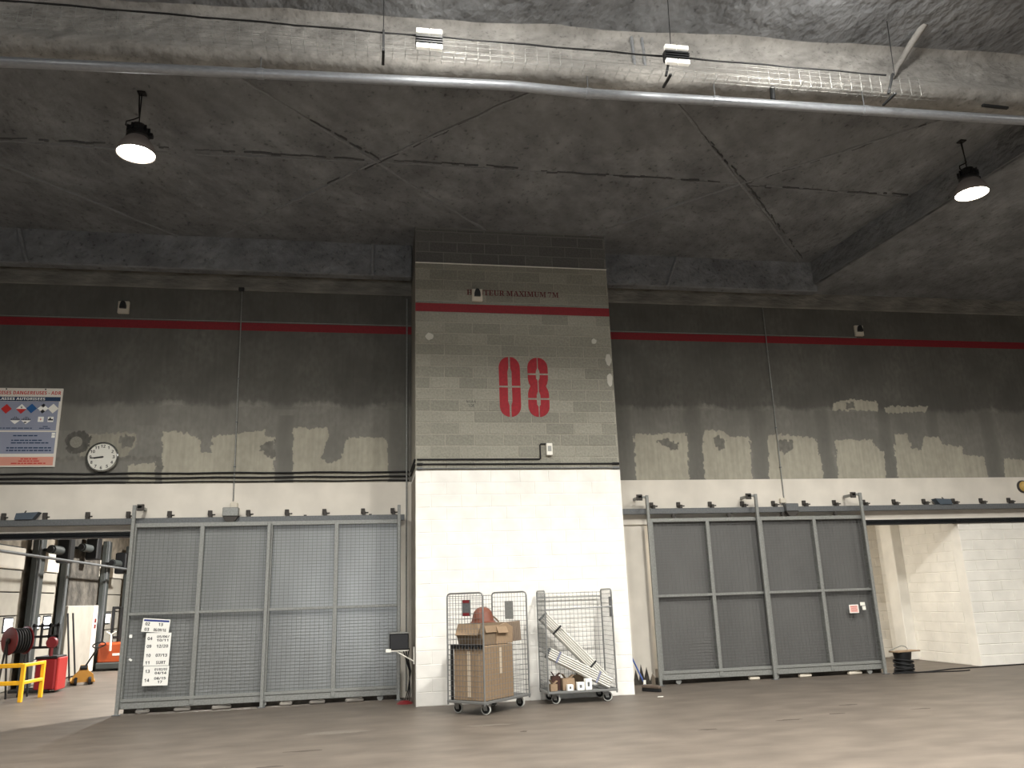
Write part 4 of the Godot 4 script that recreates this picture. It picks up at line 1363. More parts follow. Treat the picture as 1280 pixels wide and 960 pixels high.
func hazard_sign() -> void:
	# only its right-hand part stands in the picture; x and y from its right lower corner
	var t := thing("hazard_sign", "large hazardous goods sign with red heading and hazard diamonds", "sign", Vector3(-5.26, 3.97, 0.02))
	var b := func(x0: float, y0: float, x1: float, y1: float, z: float, m: Material, nm: String) -> MeshInstance3D:
		var st := begin()
		slab(st, Vector3(x0, y0, z - 0.002), Vector3(x1, y1, z))
		return obj(nm, st, m, t)
	var signblue := mat("sign_dark_blue", Color(0.09, 0.20, 0.33), 0.5)
	var lilac := mat("sign_lilac", Color(0.54, 0.56, 0.63), 0.5)
	var pink := mat("sign_pink", Color(0.80, 0.56, 0.49), 0.5)
	var signred := mat("sign_red", Color(0.72, 0.16, 0.15), 0.5)
	var diablue := mat("sign_blue", Color(0.10, 0.33, 0.55), 0.5)
	var st := begin()
	slab(st, Vector3(-1.95, 0.0, -0.015), Vector3(0.0, 1.37, 0.008), 0.003)
	obj("board", st, mat("sign_board", Color(0.84, 0.82, 0.78), 0.5), t)
	b.call(-1.93, 1.14, -0.025, 1.215, 0.011, signblue, "title_band")
	b.call(-1.93, 0.625, -0.045, 1.135, 0.011, lilac, "picture_field")
	b.call(-1.93, 0.225, -0.035, 0.60, 0.011, lilac, "text_field")
	b.call(-1.93, 0.025, -0.03, 0.17, 0.011, pink, "warning_field")
	for q in [[-0.86, 1.0, signred, signred], [-0.625, 1.0, M.paper, signred], [-0.465, 1.01, diablue, diablue], [-0.285, 1.01, M.paper, M.paper], [-0.125, 1.01, M.ivory, M.ivory]]:
		diamond(t, q[0], q[1], 0.085, q[2], q[3])
	diamond(t, -0.285, 1.06, 0.036, M.ink, M.ink)
	diamond(t, -0.285, 0.96, 0.036, M.ink, M.ink)
	diamond(t, -0.625, 1.03, 0.018, M.ink, M.ink)
	for x in [-0.70, -0.53]:
		st = begin()
		prism(st, PackedVector2Array([Vector2(x - 0.078, 0.80), Vector2(x + 0.078, 0.80), Vector2(x, 0.735)]), 0.011, 0.0135)
		obj("pictogram", st, M.paper, t)
		st = begin()
		for k in 6:
			var px: float = x - 0.06 + 0.024 * k
			slab(st, Vector3(px - 0.004, 0.80, 0.011), Vector3(px + 0.004, 0.83 + 0.045 * (1.0 - absf(k - 2.5) / 2.5), 0.0135))
			slab(st, Vector3(px - 0.012, 0.815, 0.011), Vector3(px + 0.010, 0.821, 0.0135))
		obj("pictogram", st, M.ink, t)
	b.call(-0.56, 0.755, -0.52, 0.775, 0.0145, M.ink, "pictogram")
	for x in [-0.30, -0.145]:
		b.call(x - 0.045, 0.775, x + 0.045, 0.865, 0.0135, M.paper, "pictogram")
	b.call(-0.315, 0.815, -0.285, 0.822, 0.0155, signred, "pictogram")
	b.call(-0.305, 0.80, -0.298, 0.845, 0.0155, signred, "pictogram")
	b.call(-0.185, 0.80, -0.105, 0.825, 0.0155, M.ink, "pictogram")
	b.call(-0.165, 0.825, -0.14, 0.85, 0.0155, M.ink, "pictogram")
	b.call(-0.10, 0.50, -0.045, 0.585, 0.0135, M.paper, "pictogram")
	text("lettering", "MARCHANDISES DANGEREUSES - ADR", 0.062, signred, Vector3(-0.72, 1.285, 0.010), t, Basis.IDENTITY, true, "Droid Sans", 1.38)
	text("lettering", "CLASSES AUTORISEES", 0.045, M.paper, Vector3(-0.66, 1.178, 0.012), t, Basis.IDENTITY, true, "Droid Sans", 0.78)
	text("lettering", "! +", 0.035, M.ink, Vector3(-0.072, 0.545, 0.015), t)
	# lines too small to read, as word-long strokes: left end, height, length, thickness
	for q in [[-1.02, 0.665, 0.62, 0.016, signblue], [-0.255, 0.695, 0.09, 0.014, signblue], [-0.31, 0.665, 0.2, 0.014, signblue], [-0.70, 0.535, 0.40, 0.02, signblue], [-0.72, 0.455, 0.5, 0.02, signblue], [-0.72, 0.41, 0.60, 0.02, signblue], [-0.78, 0.325, 0.70, 0.022, signblue], [-0.78, 0.28, 0.70, 0.022, signblue], [-1.7, 0.535, 0.8, 0.02, signblue], [-1.7, 0.455, 0.8, 0.02, signblue], [-1.7, 0.41, 0.8, 0.02, signblue], [-1.7, 0.30, 0.8, 0.022, signblue], [-0.54, 0.135, 0.28, 0.018, signred], [-0.57, 0.10, 0.34, 0.018, signred], [-0.68, 0.06, 0.56, 0.018, signred]]:
		st = begin()
		var x: float = q[0]
		while x < q[0] + q[2] - 0.02:
			var w: float = minf(rng.randf_range(0.03, 0.09), q[0] + q[2] - x)
			slab(st, Vector3(x, q[1] - q[3] * 0.5, 0.0105), Vector3(x + w, q[1] + q[3] * 0.5, 0.0118))
			x += w + 0.012
		obj("text_line", st, q[4], t)
	for x in [-0.28, -0.9]:
		st = begin()
		lathe(st, [Vector2(0.012, 0.0), Vector2(0.012, 0.006), Vector2(0.0, 0.008)], Vector3(x, 1.35, 0.008), 8, Basis(Vector3.RIGHT, PI / 2))
		obj("screw", st, M.ink, t)

# ---------------------------------------------------------------- pipe, tray and lamps overhead
func overhead() -> void:
	var pa := Vector3(-4.6, 7.24, 6.46)
	var pb := Vector3(8.8, 7.16, 7.02)
	var mid := Vector3(1.55, 7.284, 6.72)
	var t := thing("overhead_pipe", "long grey metal pipe slung under the pale beam", "pipe", pa)
	var cuts := [Vector3(-9.0, 7.2, 6.28), Vector3(-1.25, 7.27, 6.60), mid, Vector3(2.45, 7.24, 6.75), Vector3(4.0, 7.231, 6.81), Vector3(5.9, 7.20, 6.90), Vector3(14.0, 7.12, 7.2)]
	var st := begin()
	var pts := []
	for c in cuts:
		pts.append(c - pa)
	tube(st, pts, 0.056, 18)
	obj("pipe_run", st, M.pipe, t)
	for k in [1, 3, 4, 5]:
		var c: Vector3 = cuts[k] - pa
		st = begin()
		rod(st, c - Vector3(0.035, 0, 0.001), c + Vector3(0.035, 0, 0.001), 0.063, 18)
		obj("coupling", st, M.pipe, t)
		st = begin()
		rod(st, c + Vector3(0.0, 0.05, 0), c + Vector3(0, 0.26, 0), 0.007, 6)
		obj("hanger_rod", st, M.galv_dark, t)
	st = begin()
	rod(st, Vector3(4.72, 7.27, 6.86) - pa, Vector3(4.74, 7.46, 6.84) - pa, 0.03, 8)
	obj("hanger_strap", st, M.dark, t)
	# wire tray in front of the beam
	var o := Vector3(-4.43, 7.07, 7.3)
	t = thing("wire_tray", "thin wire cable tray along the lower edge of the pale beam", "cable tray", o)
	st = begin()
	var L := 11.0
	for q in [Vector2(0.02, 0.06), Vector2(0.02, 0.13), Vector2(0.02, -0.01), Vector2(0.09, 0.06), Vector2(0.16, 0.06), Vector2(0.21, 0.06), Vector2(0.24, 0.06), Vector2(0.21, -0.06), Vector2(0.10, -0.06)]:
		rod(st, Vector3(0, q.x, q.y), Vector3(L, q.x + 0.04, q.y + 0.0), 0.002, 4)
	var n := int(L / 0.128)
	for k in n:
		var x := k * 0.128
		var y := 0.04 * x / L
		rod(st, Vector3(x, y + 0.02, -0.06), Vector3(x, y + 0.02, 0.13), 0.002, 4)
		rod(st, Vector3(x, y + 0.02, 0.06), Vector3(x, y + 0.26, 0.06), 0.002, 4)
	obj("wire_basket", st, M.galv, t).set_meta("kind", "stuff")
	for q in [[4.51, 0.0], [7.62, 0.05], [10.35, 0.07]]:
		st = begin()
		box(st, Vector3(q[0], 0.13 + q[1] * 0.5, 0.085), Vector3(0.025, 0.30, 0.03), 0.004, Basis(Vector3.BACK, -q[1] * 5.0))
		box(st, Vector3(q[0], 0.0, 0.02), Vector3(0.03, 0.025, 0.24), 0.004)
		obj("tray_bracket", st, M.dark, t)
		st = begin()
		rod(st, Vector3(q[0] + q[1], 0.27, 0.085), Vector3(q[0] + q[1] * 1.4, 1.03, 0.085), 0.005, 6)
		obj("hanger_rod", st, M.dark, t)
	st = begin()
	pts = []
	for k in 40:
		pts.append(Vector3(lerpf(-6.0, 5.9, k / 39.0), 7.315 + 0.05 * k / 39.0 + 0.006 * sin(k * 2.1), 7.36))
	tube(st, pts, 0.011, 6)
	tag(obj("tray_cable", st, M.rubber), "black cable lying along the top of the wire tray", "cable")
	for q in [[0.41, 7.115, "left of two small finned white luminaires on the wire tray"], [3.14, 7.195, "right of two small finned white luminaires on the wire tray"]]:
		t = thing("tray_luminaire", q[2], "lamp", Vector3(q[0], q[1], 7.39), 0.0, "finned luminaires on the wire tray")
		st = begin()
		box(st, Vector3(0.14, 0.12, 0.02), Vector3(0.28, 0.12, 0.08), 0.006)
		for k in 3:
			box(st, Vector3(0.14, 0.085 + 0.03 * k, 0.065), Vector3(0.28, 0.008, 0.02))
		obj("body", st, M.dark, t)
		for y in [0.035, 0.215]:
			for k in 2:
				st = begin()
				box(st, Vector3(0.07 + 0.14 * k, y, 0.05), Vector3(0.132, 0.055, 0.055), 0.006)
				obj("white_bar", st, M.barglow, t)
		var sp := SpotLight3D.new()
		sp.name = "uplight"
		sp.position = Vector3(0.14, 0.12, -0.06)
		sp.rotation.x = 0.5
		sp.spot_angle = 84.0
		sp.spot_angle_attenuation = 1.0
		sp.spot_range = 40.0
		sp.spot_attenuation = 2.0
		sp.light_color = Color(1.0, 0.985, 0.95)
		sp.light_energy = 0.12
		sp.light_size = 0.15
		sp.shadow_enabled = true
		t.add_child(sp)
	# short black bar at the far right end of the pipe
	st = begin()
	box(st, Vector3(7.62, 7.31, 7.03), Vector3(0.36, 0.03, 0.04), 0.004, Basis(Vector3.BACK, -0.03))
	tag(obj("dark_bar", st, M.dark), "short black bar fixed above the right end of the overhead pipe", "bracket")

# ---------------------------------------------------------------- roll cages
func wire_panel(st: SurfaceTool, a: Vector3, b: Vector3, h: float, y0: float, nx: int, ny: int, r := 0.0028) -> void:
	for k in range(1, nx):
		var p := a.lerp(b, float(k) / nx)
		rod(st, p + Vector3(0, y0, 0), p + Vector3(0, h, 0), r, 4)
	for k in range(1, ny):
		var y := lerpf(y0, h, float(k) / ny)
		rod(st, a + Vector3(0, y, 0), b + Vector3(0, y, 0), r, 4)

func loop_frame(st: SurfaceTool, a: Vector3, b: Vector3, h: float, y0: float, r := 0.013) -> void:
	var d := (b - a).normalized()
	var c := 0.05
	tube(st, [a + Vector3(0, y0, 0), a + Vector3(0, h - c, 0), a + Vector3(0, h - 0.015, 0) + d * 0.015, a + Vector3(0, h, 0) + d * c, b + Vector3(0, h, 0) - d * c, b + Vector3(0, h - 0.015, 0) - d * 0.015, b + Vector3(0, h - c, 0), b + Vector3(0, y0, 0)], r, 8)

func caster(t: Node3D, at: Vector3, turn: float) -> void:
	var c := Node3D.new()
	c.name = "caster"
	c.position = at
	c.rotation.y = turn
	c.scale = Vector3.ONE * 1.18
	t.add_child(c, true)
	var ax := Basis(Vector3.BACK, PI / 2)
	var st := begin()
	lathe(st, [Vector2(0.048, -0.016), Vector2(0.058, -0.014), Vector2(0.0625, 0.0), Vector2(0.058, 0.014), Vector2(0.048, 0.016)], Vector3(0, 0.0625, 0), 22, ax)
	obj("tyre", st, mat("grey_tyre", Color(0.70, 0.70, 0.68), 0.6), c)
	st = begin()
	lathe(st, [Vector2(0.0, -0.018), Vector2(0.02, -0.018), Vector2(0.024, -0.008), Vector2(0.049, -0.008), Vector2(0.049, 0.008), Vector2(0.024, 0.008), Vector2(0.02, 0.018), Vector2(0.0, 0.018)], Vector3(0, 0.0625, 0), 20, ax)
	obj("wheel", st, M.rubber, c)
	st = begin()
	for s in [-1.0, 1.0]:
		prism(st, PackedVector2Array([Vector2(-0.02, 0.05), Vector2(0.02, 0.05), Vector2(0.055, 0.132), Vector2(-0.02, 0.132)]), s * 0.022 - 0.002, s * 0.022 + 0.002, Vector3.ZERO, Basis(Vector3(0, 0, -1), Vector3.UP, Vector3(1, 0, 0)))
	box(st, Vector3(0, 0.134, -0.018), Vector3(0.06, 0.008, 0.085))
	obj("fork", st, M.chrome, c)

func cage(called: String, label: String, w: float, d: float, turn: float, at: Vector3) -> Node3D:
	# origin on the floor at the near left corner; x along the long front, -z towards the back
	var t := thing(called, label, "roll cage", at, turn)
	var h := 1.668
	var st := begin()
	for q in [[Vector3(0, 0.172, 0), Vector3(w, 0.172, 0)], [Vector3(0, 0.172, -d), Vector3(w, 0.172, -d)], [Vector3(0, 0.172, 0), Vector3(0, 0.172, -d)], [Vector3(w, 0.172, 0), Vector3(w, 0.172, -d)]]:
		var c: Vector3 = (q[0] + q[1]) * 0.5
		var s: Vector3 = (q[1] - q[0]).abs()
		box(st, c, Vector3(maxf(s.x, 0.03), 0.035, maxf(s.z, 0.03)), 0.004)
	obj("base_frame", st, M.chrome, t)
	st = begin()
	for k in 9:
		var x := w * (k + 0.5) / 9.0
		box(st, Vector3(x, 0.178, -d * 0.5), Vector3(w / 9.0 - 0.02, 0.012, d - 0.02), 0.002)
	obj("deck", st, M.galv_dark, t)
	for q in [Vector3(0.13, 0, -0.09), Vector3(w - 0.13, 0, -0.09), Vector3(0.13, 0, -d + 0.09), Vector3(w - 0.13, 0, -d + 0.09)]:
		caster(t, q, rng.randf_range(0.9, 1.4) if turn == 0.0 else rng.randf_range(-0.5, 0.5))
	for x in [0.0, w]:
		st = begin()
		loop_frame(st, Vector3(x, 0, -0.01), Vector3(x, 0, -d + 0.01), h, 0.13)
		var fr := obj("side_frame", st, M.chrome, t)
		st = begin()
		wire_panel(st, Vector3(x, 0, -0.01), Vector3(x, 0, -d + 0.01), h, 0.17, 12, 21)
		obj("side_mesh", st, M.wire, fr).set_meta("kind", "stuff")
	st = begin()
	wire_panel(st, Vector3(0.0, 0, -d), Vector3(w, 0, -d), h - 0.03, 0.17, 16, 21)
	rod(st, Vector3(0, h - 0.04, -d), Vector3(w, h - 0.04, -d), 0.004, 6)
	obj("back_mesh", st, M.wire, t).set_meta("kind", "stuff")
	return t

func carts() -> void:
	# left cage, turned towards the viewer: long side runs from F to R, short side from F to L
	var F := Vector3(1.63, 0, 2.78)
	var ang := 0.775
	var c1 := cage("roll_cage", "wire roll cage turned corner-on, loaded with cardboard boxes", 1.10, 0.685, ang, F)
	var st := begin()
	wire_panel(st, Vector3(0.02, 0, 0.0), Vector3(1.08, 0, 0.0), 0.98, 0.17, 16, 11, 0.0026)
	obj("front_mesh", st, M.wire, c1).set_meta("kind", "stuff")
	# document holders on the cage sides
	st = begin()
	box(st, Vector3(-0.016, 1.46, -0.30), Vector3(0.012, 0.23, 0.15), 0.003)
	var dh := obj("document_holder", st, M.galv_dark, c1)
	dh.set_meta("label", "grey plate with red ends")
	for y in [1.55, 1.37]:
		st = begin()
		box(st, Vector3(-0.0235, y, -0.30), Vector3(0.003, 0.04, 0.12))
		obj("printed_end", st, M.maroon, dh)
	st = begin()
	box(st, Vector3(1.082, 1.40, -0.33), Vector3(0.012, 0.27, 0.16), 0.003)
	obj("document_holder", st, M.galv, c1)
	var bx := Basis(Vector3.UP, ang)
	var put := func(p: Vector3) -> Vector3: return F + bx * p
	# big box
	var t := thing("cardboard_box", "large taped brown cardboard box on the deck of the left roll cage", "box", put.call(Vector3(0.40, 0.186, -0.33)), ang)
	st = begin()
	box(st, Vector3(0.01, 0.37, 0), Vector3(0.70, 0.74, 0.56), 0.008)
	obj("carton", st, M.card, t)
	st = begin()
	box(st, Vector3(-0.3415, 0.36, 0.0), Vector3(0.004, 0.62, 0.055))
	box(st, Vector3(0.05, 0.52, 0.2815), Vector3(0.055, 0.36, 0.004))
	box(st, Vector3(0.01, 0.742, 0), Vector3(0.7, 0.004, 0.055))
	obj("tape_strip", st, M.tape, t)
	# black crate edge showing at the far corner and along the top of the big box
	t = thing("black_crate_edge", "black plastic crate edging along the left and top of the large box", "edging", put.call(Vector3(0.035, 0.186, -0.33)), ang)
	st = begin()
	box(st, Vector3(0.0, 0.37, -0.295), Vector3(0.035, 0.74, 0.03), 0.004)
	obj("upright", st, M.black, t)
	st = begin()
	box(st, Vector3(0.0, 0.745, -0.01), Vector3(0.035, 0.03, 0.60), 0.004)
	for k in 7:
		box(st, Vector3(-0.005, 0.72, -0.25 + 0.082 * k), Vector3(0.03, 0.035, 0.04), 0.003)
	obj("rim", st, M.black, t)
	# open box lying on top
	t = thing("cardboard_box", "open cardboard box lying on the large box, flaps towards the viewer", "box", put.call(Vector3(0.42, 0.935, -0.34)), ang + 0.06)
	st = begin()
	prism(st, PackedVector2Array([Vector2(-0.31, 0.0), Vector2(0.26, 0.0), Vector2(0.26, 0.30), Vector2(-0.30, 0.30), Vector2(-0.37, 0.15)]), -0.22, 0.22)
	obj("carton", st, M.card_dark, t)
	st = begin()
	box(st, Vector3(-0.10, 0.23, 0.225), Vector3(0.36, 0.13, 0.008), 0.002, Basis(Vector3.RIGHT, -0.25))
	box(st, Vector3(-0.39, 0.22, 0.0), Vector3(0.008, 0.17, 0.40), 0.002, Basis(Vector3.BACK, -0.45))
	obj("flap", st, M.card, t)
	t = thing("cardboard_box", "smaller dented cardboard box on top at the middle of the left cage", "box", put.call(Vector3(0.62, 0.935, -0.20)), ang - 0.2)
	st = begin()
	prism(st, PackedVector2Array([Vector2(-0.17, 0.0), Vector2(0.16, 0.0), Vector2(0.17, 0.23), Vector2(0.05, 0.29), Vector2(-0.15, 0.24)]), -0.13, 0.13)
	obj("carton", st, M.card, t)
	st = begin()
	box(st, Vector3(-0.06, 0.20, 0.15), Vector3(0.2, 0.11, 0.006), 0.001, Basis(Vector3.RIGHT, -0.5))
	obj("flap", st, M.card, t)
	t = thing("cardboard_sheet", "ribbed grey-brown cardboard sheet sticking out to the right of the boxes", "cardboard", put.call(Vector3(0.80, 0.935, -0.20)), ang - 0.50)
	st = begin()
	box(st, Vector3(0.0, 0.15, 0.0), Vector3(0.50, 0.29, 0.02), 0.003, Basis(Vector3.BACK, 0.05))
	obj("sheet", st, M.card_grey, t)
	st = begin()
	for k in 14:
		rod(st, Vector3(-0.22 + 0.034 * k, 0.03, 0.012), Vector3(-0.235 + 0.034 * k, 0.28, 0.012), 0.006, 5)
	obj("ribs", st, M.card_grey, t).set_meta("kind", "stuff")
	# terracotta coloured rounded tub on top
	t = thing("plastic_tub", "rounded terracotta tub lying on top of the boxes", "tub", put.call(Vector3(0.50, 1.238, -0.40)), ang)
	st = begin()
	lathe(st, [Vector2(0.0, 0.225), Vector2(0.05, 0.22), Vector2(0.10, 0.195), Vector2(0.135, 0.15), Vector2(0.155, 0.08), Vector2(0.17, 0.02), Vector2(0.20, 0.0), Vector2(0.0, 0.0)], Vector3.ZERO, 26)
	obj("shell", st, M.brick, t)
	st = begin()
	tube(st, [Vector3(0.15, 0.09, 0.06), Vector3(0.20, 0.05, 0.09), Vector3(0.25, 0.0, 0.11)], 0.012, 8)
	obj("handle", st, M.card_dark, t)

	# right cage, seen nearly from the front
	var G := Vector3(2.705, 0, 2.0)
	var c2 := cage("roll_cage", "wire roll cage seen from its open front, holding lamp tubes", 1.075, 0.62, 0.0, G)
	st = begin()
	rod(st, Vector3(0, 1.385, 0.005), Vector3(1.075, 1.40, 0.005), 0.011, 8)
	obj("front_bar", st, M.chrome, c2)
	st = begin()
	rod(st, Vector3(0.0, 1.56, -0.615), Vector3(1.075, 1.56, -0.615), 0.008, 8)
	obj("back_bar", st, M.chrome, c2)
	st = begin()
	box(st, Vector3(1.062, 1.40, -0.05), Vector3(0.012, 0.30, 0.13), 0.003)
	obj("document_holder", st, M.galv_dark, c2)
	tube_bundle(Vector3(2.77, 1.27, 1.56), Vector3(3.66, 0.33, 1.74), "steep upper bundle of white lamp tubes leaning in the right roll cage", [0.22, 0.80], M.dark)
	tube_bundle(Vector3(2.77, 0.74, 1.83), Vector3(3.70, 0.262, 1.92), "flatter lower bundle of white lamp tubes in the right roll cage", [0.15, 0.80], M.bluetape)
	var items := [
		[0.10, -0.10, 0.11, 0.10, 0.10, M.card, "small brown carton at the left front of the right cage deck"],
		[0.17, -0.235, 0.13, 0.20, 0.14, mat("dark_carton", Color(0.24, 0.14, 0.11), 0.8), "dark red-brown carton behind the front cartons on the right cage deck"],
		[0.345, -0.17, 0.19, 0.17, 0.15, M.card, "open tan carton between the dark and the white cartons"],
		[0.35, -0.05, 0.09, 0.085, 0.07, M.paper, "small white labelled carton, left of the white ones on the cage deck"],
		[0.52, -0.07, 0.11, 0.11, 0.10, M.paper, "wide white labelled carton in the middle of the cage deck"],
		[0.64, -0.06, 0.10, 0.16, 0.08, M.paper, "tall white carton beside the lower tube bundle"],
		[0.58, -0.28, 0.22, 0.20, 0.16, M.card_dark, "dark open carton at the back of the right cage deck"]]
	for q in items:
		t = thing("small_carton", q[6], "carton", G + Vector3(q[0], 0.186, q[1] - 0.02), rng.randf_range(-0.15, 0.15), "cartons on the deck of the right roll cage")
		st = begin()
		box(st, Vector3(0, q[3] * 0.5, 0), Vector3(q[2], q[3], q[4]), 0.003)
		obj("carton", st, q[5], t)
		st = begin()
		if q[5] == M.paper:
			box(st, Vector3(-0.005, q[3] * 0.5, q[4] * 0.5 + 0.001), Vector3(q[2] * 0.35, q[3] * 0.4, 0.001))
			obj("printed_label", st, M.galv_dark, t)
		else:
			box(st, Vector3(-q[2] * 0.3, q[3] + 0.03, 0), Vector3(0.004, 0.09, q[4] * 0.95), 0, Basis(Vector3.BACK, 0.6))
			box(st, Vector3(q[2] * 0.3, q[3] + 0.02, 0), Vector3(0.004, 0.08, q[4] * 0.95), 0, Basis(Vector3.BACK, -0.9))
			obj("flap", st, q[5], t)

func tube_bundle(a: Vector3, b: Vector3, label: String, straps: Array, strap_m: Material) -> void:
	var t := thing("tube_bundle", label, "tube bundle", b)
	var d := (a - b)
	var fr := frame_of(d)
	var st := begin()
	var spots := []
	var r := 0.013
	for j in 4:
		for i in 5:
			spots.append(fr.x * ((i - 2.0) * 0.031 + (0.015 if j % 2 else 0.0)) + fr.z * ((j - 1.5) * 0.030))
	# each lamp tube is a part
	var mesh_st := begin()
	var len := d.length()
	lathe(mesh_st, [Vector2(0.0, 0.0), Vector2(r, 0.0), Vector2(r, len), Vector2(0.0, len)], Vector3.ZERO, 8)
	var mesh := mesh_st.commit()
	for k in spots.size():
		var o := inst("lamp_tube", mesh, M.lampglass, spots[k] + d.normalized() * rng.randf_range(-0.02, 0.02), t)
		o.basis = fr
	st = begin()
	for s in spots:
		rod(st, s + d * 1.0, s + d * 1.0 + d.normalized() * 0.03, r * 1.02, 8)
	obj("end_caps", st, M.galv_dark, t).set_meta("kind", "stuff")
	for s in straps:
		st = begin()
		box(st, d * (1.0 - s), Vector3(0.178, 0.03, 0.128), 0.006, fr)
		obj("strap", st, strap_m, t)

# ---------------------------------------------------------------- loading hall
func dock_things() -> void:
	# steel guides between the doors, leaning in the picture only by perspective
	var q := [[-5.30, -5.90, "broad dark door guide with a motor, nearest of the guides in the loading hall"], [-7.15, -7.5, "dark door guide left of the raw column"], [-10.22, -10.78, "dark door guide right of the raw column"], [-12.5, -13.0, "farthest dark door guide in the loading hall"]]
	for k in q.size():
		var z0: float = q[k][0]
		var z1: float = q[k][1]
		var t := thing("door_guide", q[k][2], "door guide", Vector3(-7.4, 0, (z0 + z1) * 0.5))
		var st := begin()
		box(st, Vector3(0, 1.75, 0), Vector3(0.12, 3.5, absf(z0 - z1) * 0.8), 0.01)
		obj("post", st, M.operator, t)
		st = begin()
		box(st, Vector3(0.07, 1.75, absf(z0 - z1) * 0.22), Vector3(0.06, 3.5, 0.10), 0.01)
		obj("track", st, M.galv_dark, t)
	# motors at the heads of the doors
	for m in [[-5.9, 2.98, "dark motor drum at the head of the second loading door"], [-7.9, 3.15, "small dark motor in front of the raw column head"], [-10.5, 2.88, "dark motor drum right of the raw column"]]:
		var t := thing("door_motor", m[2], "motor", Vector3(-7.13, m[1], m[0]), 0.0, "motors at the door heads")
		var st := begin()
		rod(st, Vector3(0, 0, 0.35), Vector3(0, 0, -0.35), 0.10, 14)
		obj("drum", st, M.operator, t)
		st = begin()
		box(st, Vector3(0.04, 0.02, -0.42), Vector3(0.30, 0.60, 0.34), 0.03)
		obj("gear_case", st, M.black, t)
		st = begin()
		rod(st, Vector3(0, 0, 0.35), Vector3(0, 0, 0.43), 0.07, 12)
		obj("end_cap", st, M.black, t)
		st = begin()
		box(st, Vector3(-0.17, 0.0, 0.0), Vector3(0.26, 0.06, 0.5), 0.006)
		obj("bracket", st, M.dark, t)
	# pipe across the hall
	var st0 := begin()
	rod(st0, Vector3(-6.88, 2.75, -1.2), Vector3(-6.88, 2.72, -11.2), 0.03, 10)
	tag(obj("hall_pipe", st0, M.galv_dark), "pale pipe running along the tops of the loading doors", "pipe")
	# yellow barrier
	var t := thing("safety_barrier", "yellow steel safety barrier in the loading hall", "barrier", Vector3(-6.32, 0, -2.7))
	for p in [Vector3(0, 0, 0.15), Vector3(0.07, 0, -0.62)]:
		var st := begin()
		box(st, p + Vector3(0, 0.34, 0), Vector3(0.07, 0.68, 0.07), 0.008)
		obj("post", st, M.yellow, t)
	for y in [0.65, 0.34]:
		var st := begin()
		box(st, Vector3(-0.75, y, 0.15), Vector3(1.5, 0.075, 0.06), 0.008)
		box(st, Vector3(0.035, y, -0.235), Vector3(0.07, 0.06, 0.78), 0.008, Basis(Vector3.UP, -0.09))
		obj("rail", st, M.yellow, t)
	# hose reel
	t = thing("hose_reel", "maroon reel wound with dark hose behind the yellow barrier", "hose reel", Vector3(-6.82, 0, -3.45))
	var st1 := begin()
	var ax := frame_of(Vector3(-0.62, 0, 0.78))
	lathe(st1, [Vector2(0.0, -0.17), Vector2(0.26, -0.17), Vector2(0.27, -0.16), Vector2(0.26, -0.15), Vector2(0.0, -0.15)], Vector3(0, 1.07, 0), 28, ax)
	lathe(st1, [Vector2(0.0, 0.17), Vector2(0.26, 0.17), Vector2(0.27, 0.16), Vector2(0.26, 0.15), Vector2(0.0, 0.15)], Vector3(0, 1.07, 0), 28, ax)
	obj("flange", st1, M.maroon, t)
	st1 = begin()
	for k in 6:
		lathe(st1, [Vector2(0.19, -0.025), Vector2(0.235, -0.012), Vector2(0.24, 0.0), Vector2(0.235, 0.012), Vector2(0.19, 0.025)], Vector3(0, 1.07, 0) + ax * Vector3(0, -0.125 + 0.05 * k, 0), 24, ax)
	obj("wound_hose", st1, M.rubber, t)
	st1 = begin()
	lathe(st1, [Vector2(0.06, -0.20), Vector2(0.06, 0.2), Vector2(0.0, 0.21)], Vector3(0, 1.07, 0), 12, ax)
	lathe(st1, [Vector2(0.0, -0.205), Vector2(0.06, -0.2)], Vector3(0, 1.07, 0), 12, ax)
	obj("hub", st1, M.black, t)
	st1 = begin()
	for s in [-0.21, 0.21]:
		var p: Vector3 = ax * Vector3(0, s, 0)
		rod(st1, Vector3(p.x, 1.07, p.z), Vector3(p.x - 0.08, 0.0, p.z), 0.02, 6)
		rod(st1, Vector3(p.x, 1.07, p.z), Vector3(p.x + 0.10, 0.0, p.z), 0.02, 6)
	obj("stand", st1, M.black, t)
	# red stacker with a black load guard
	t = thing("red_stacker", "red electric stacker with a black grid guard", "stacker", Vector3(-6.45, 0, -4.45))
	st1 = begin()
	box(st1, Vector3(-0.06, 0.36, 0), Vector3(0.40, 0.62, 0.55), 0.03)
	obj("body", st1, M.redmetal, t)
	st1 = begin()
	box(st1, Vector3(0.16, 0.36, 0), Vector3(0.05, 0.64, 0.50), 0.015)
	obj("cover", st1, mat("bright_red", Color(0.66, 0.17, 0.16), 0.45), t)
	st1 = begin()
	box(st1, Vector3(-0.06, 0.69, 0), Vector3(0.42, 0.05, 0.56), 0.01)
	obj("top_deck", st1, M.black, t)
	st1 = begin()
	for s in [-0.2, 0.2]:
		box(st1, Vector3(-0.35, 0.05, s), Vector3(0.75, 0.06, 0.14), 0.01)
	obj("fork", st1, M.dark, t)
	st1 = begin()
	for k in 4:
		box(st1, Vector3(-0.42 + 0.155 * k, 1.12, 0.10), Vector3(0.045, 0.50, 0.045), 0.004)
	for k in 3:
		box(st1, Vector3(-0.19, 0.89 + 0.215 * k, 0.10), Vector3(0.53, 0.05, 0.045), 0.004)
	obj("load_guard", st1, M.black, t)
	st1 = begin()
	lathe(st1, [Vector2(0.0, -0.05), Vector2(0.10, -0.05), Vector2(0.12, 0.0), Vector2(0.10, 0.05), Vector2(0.0, 0.05)], Vector3(-0.02, 0.98, 0.16), 18, Basis(Vector3.RIGHT, PI / 2))
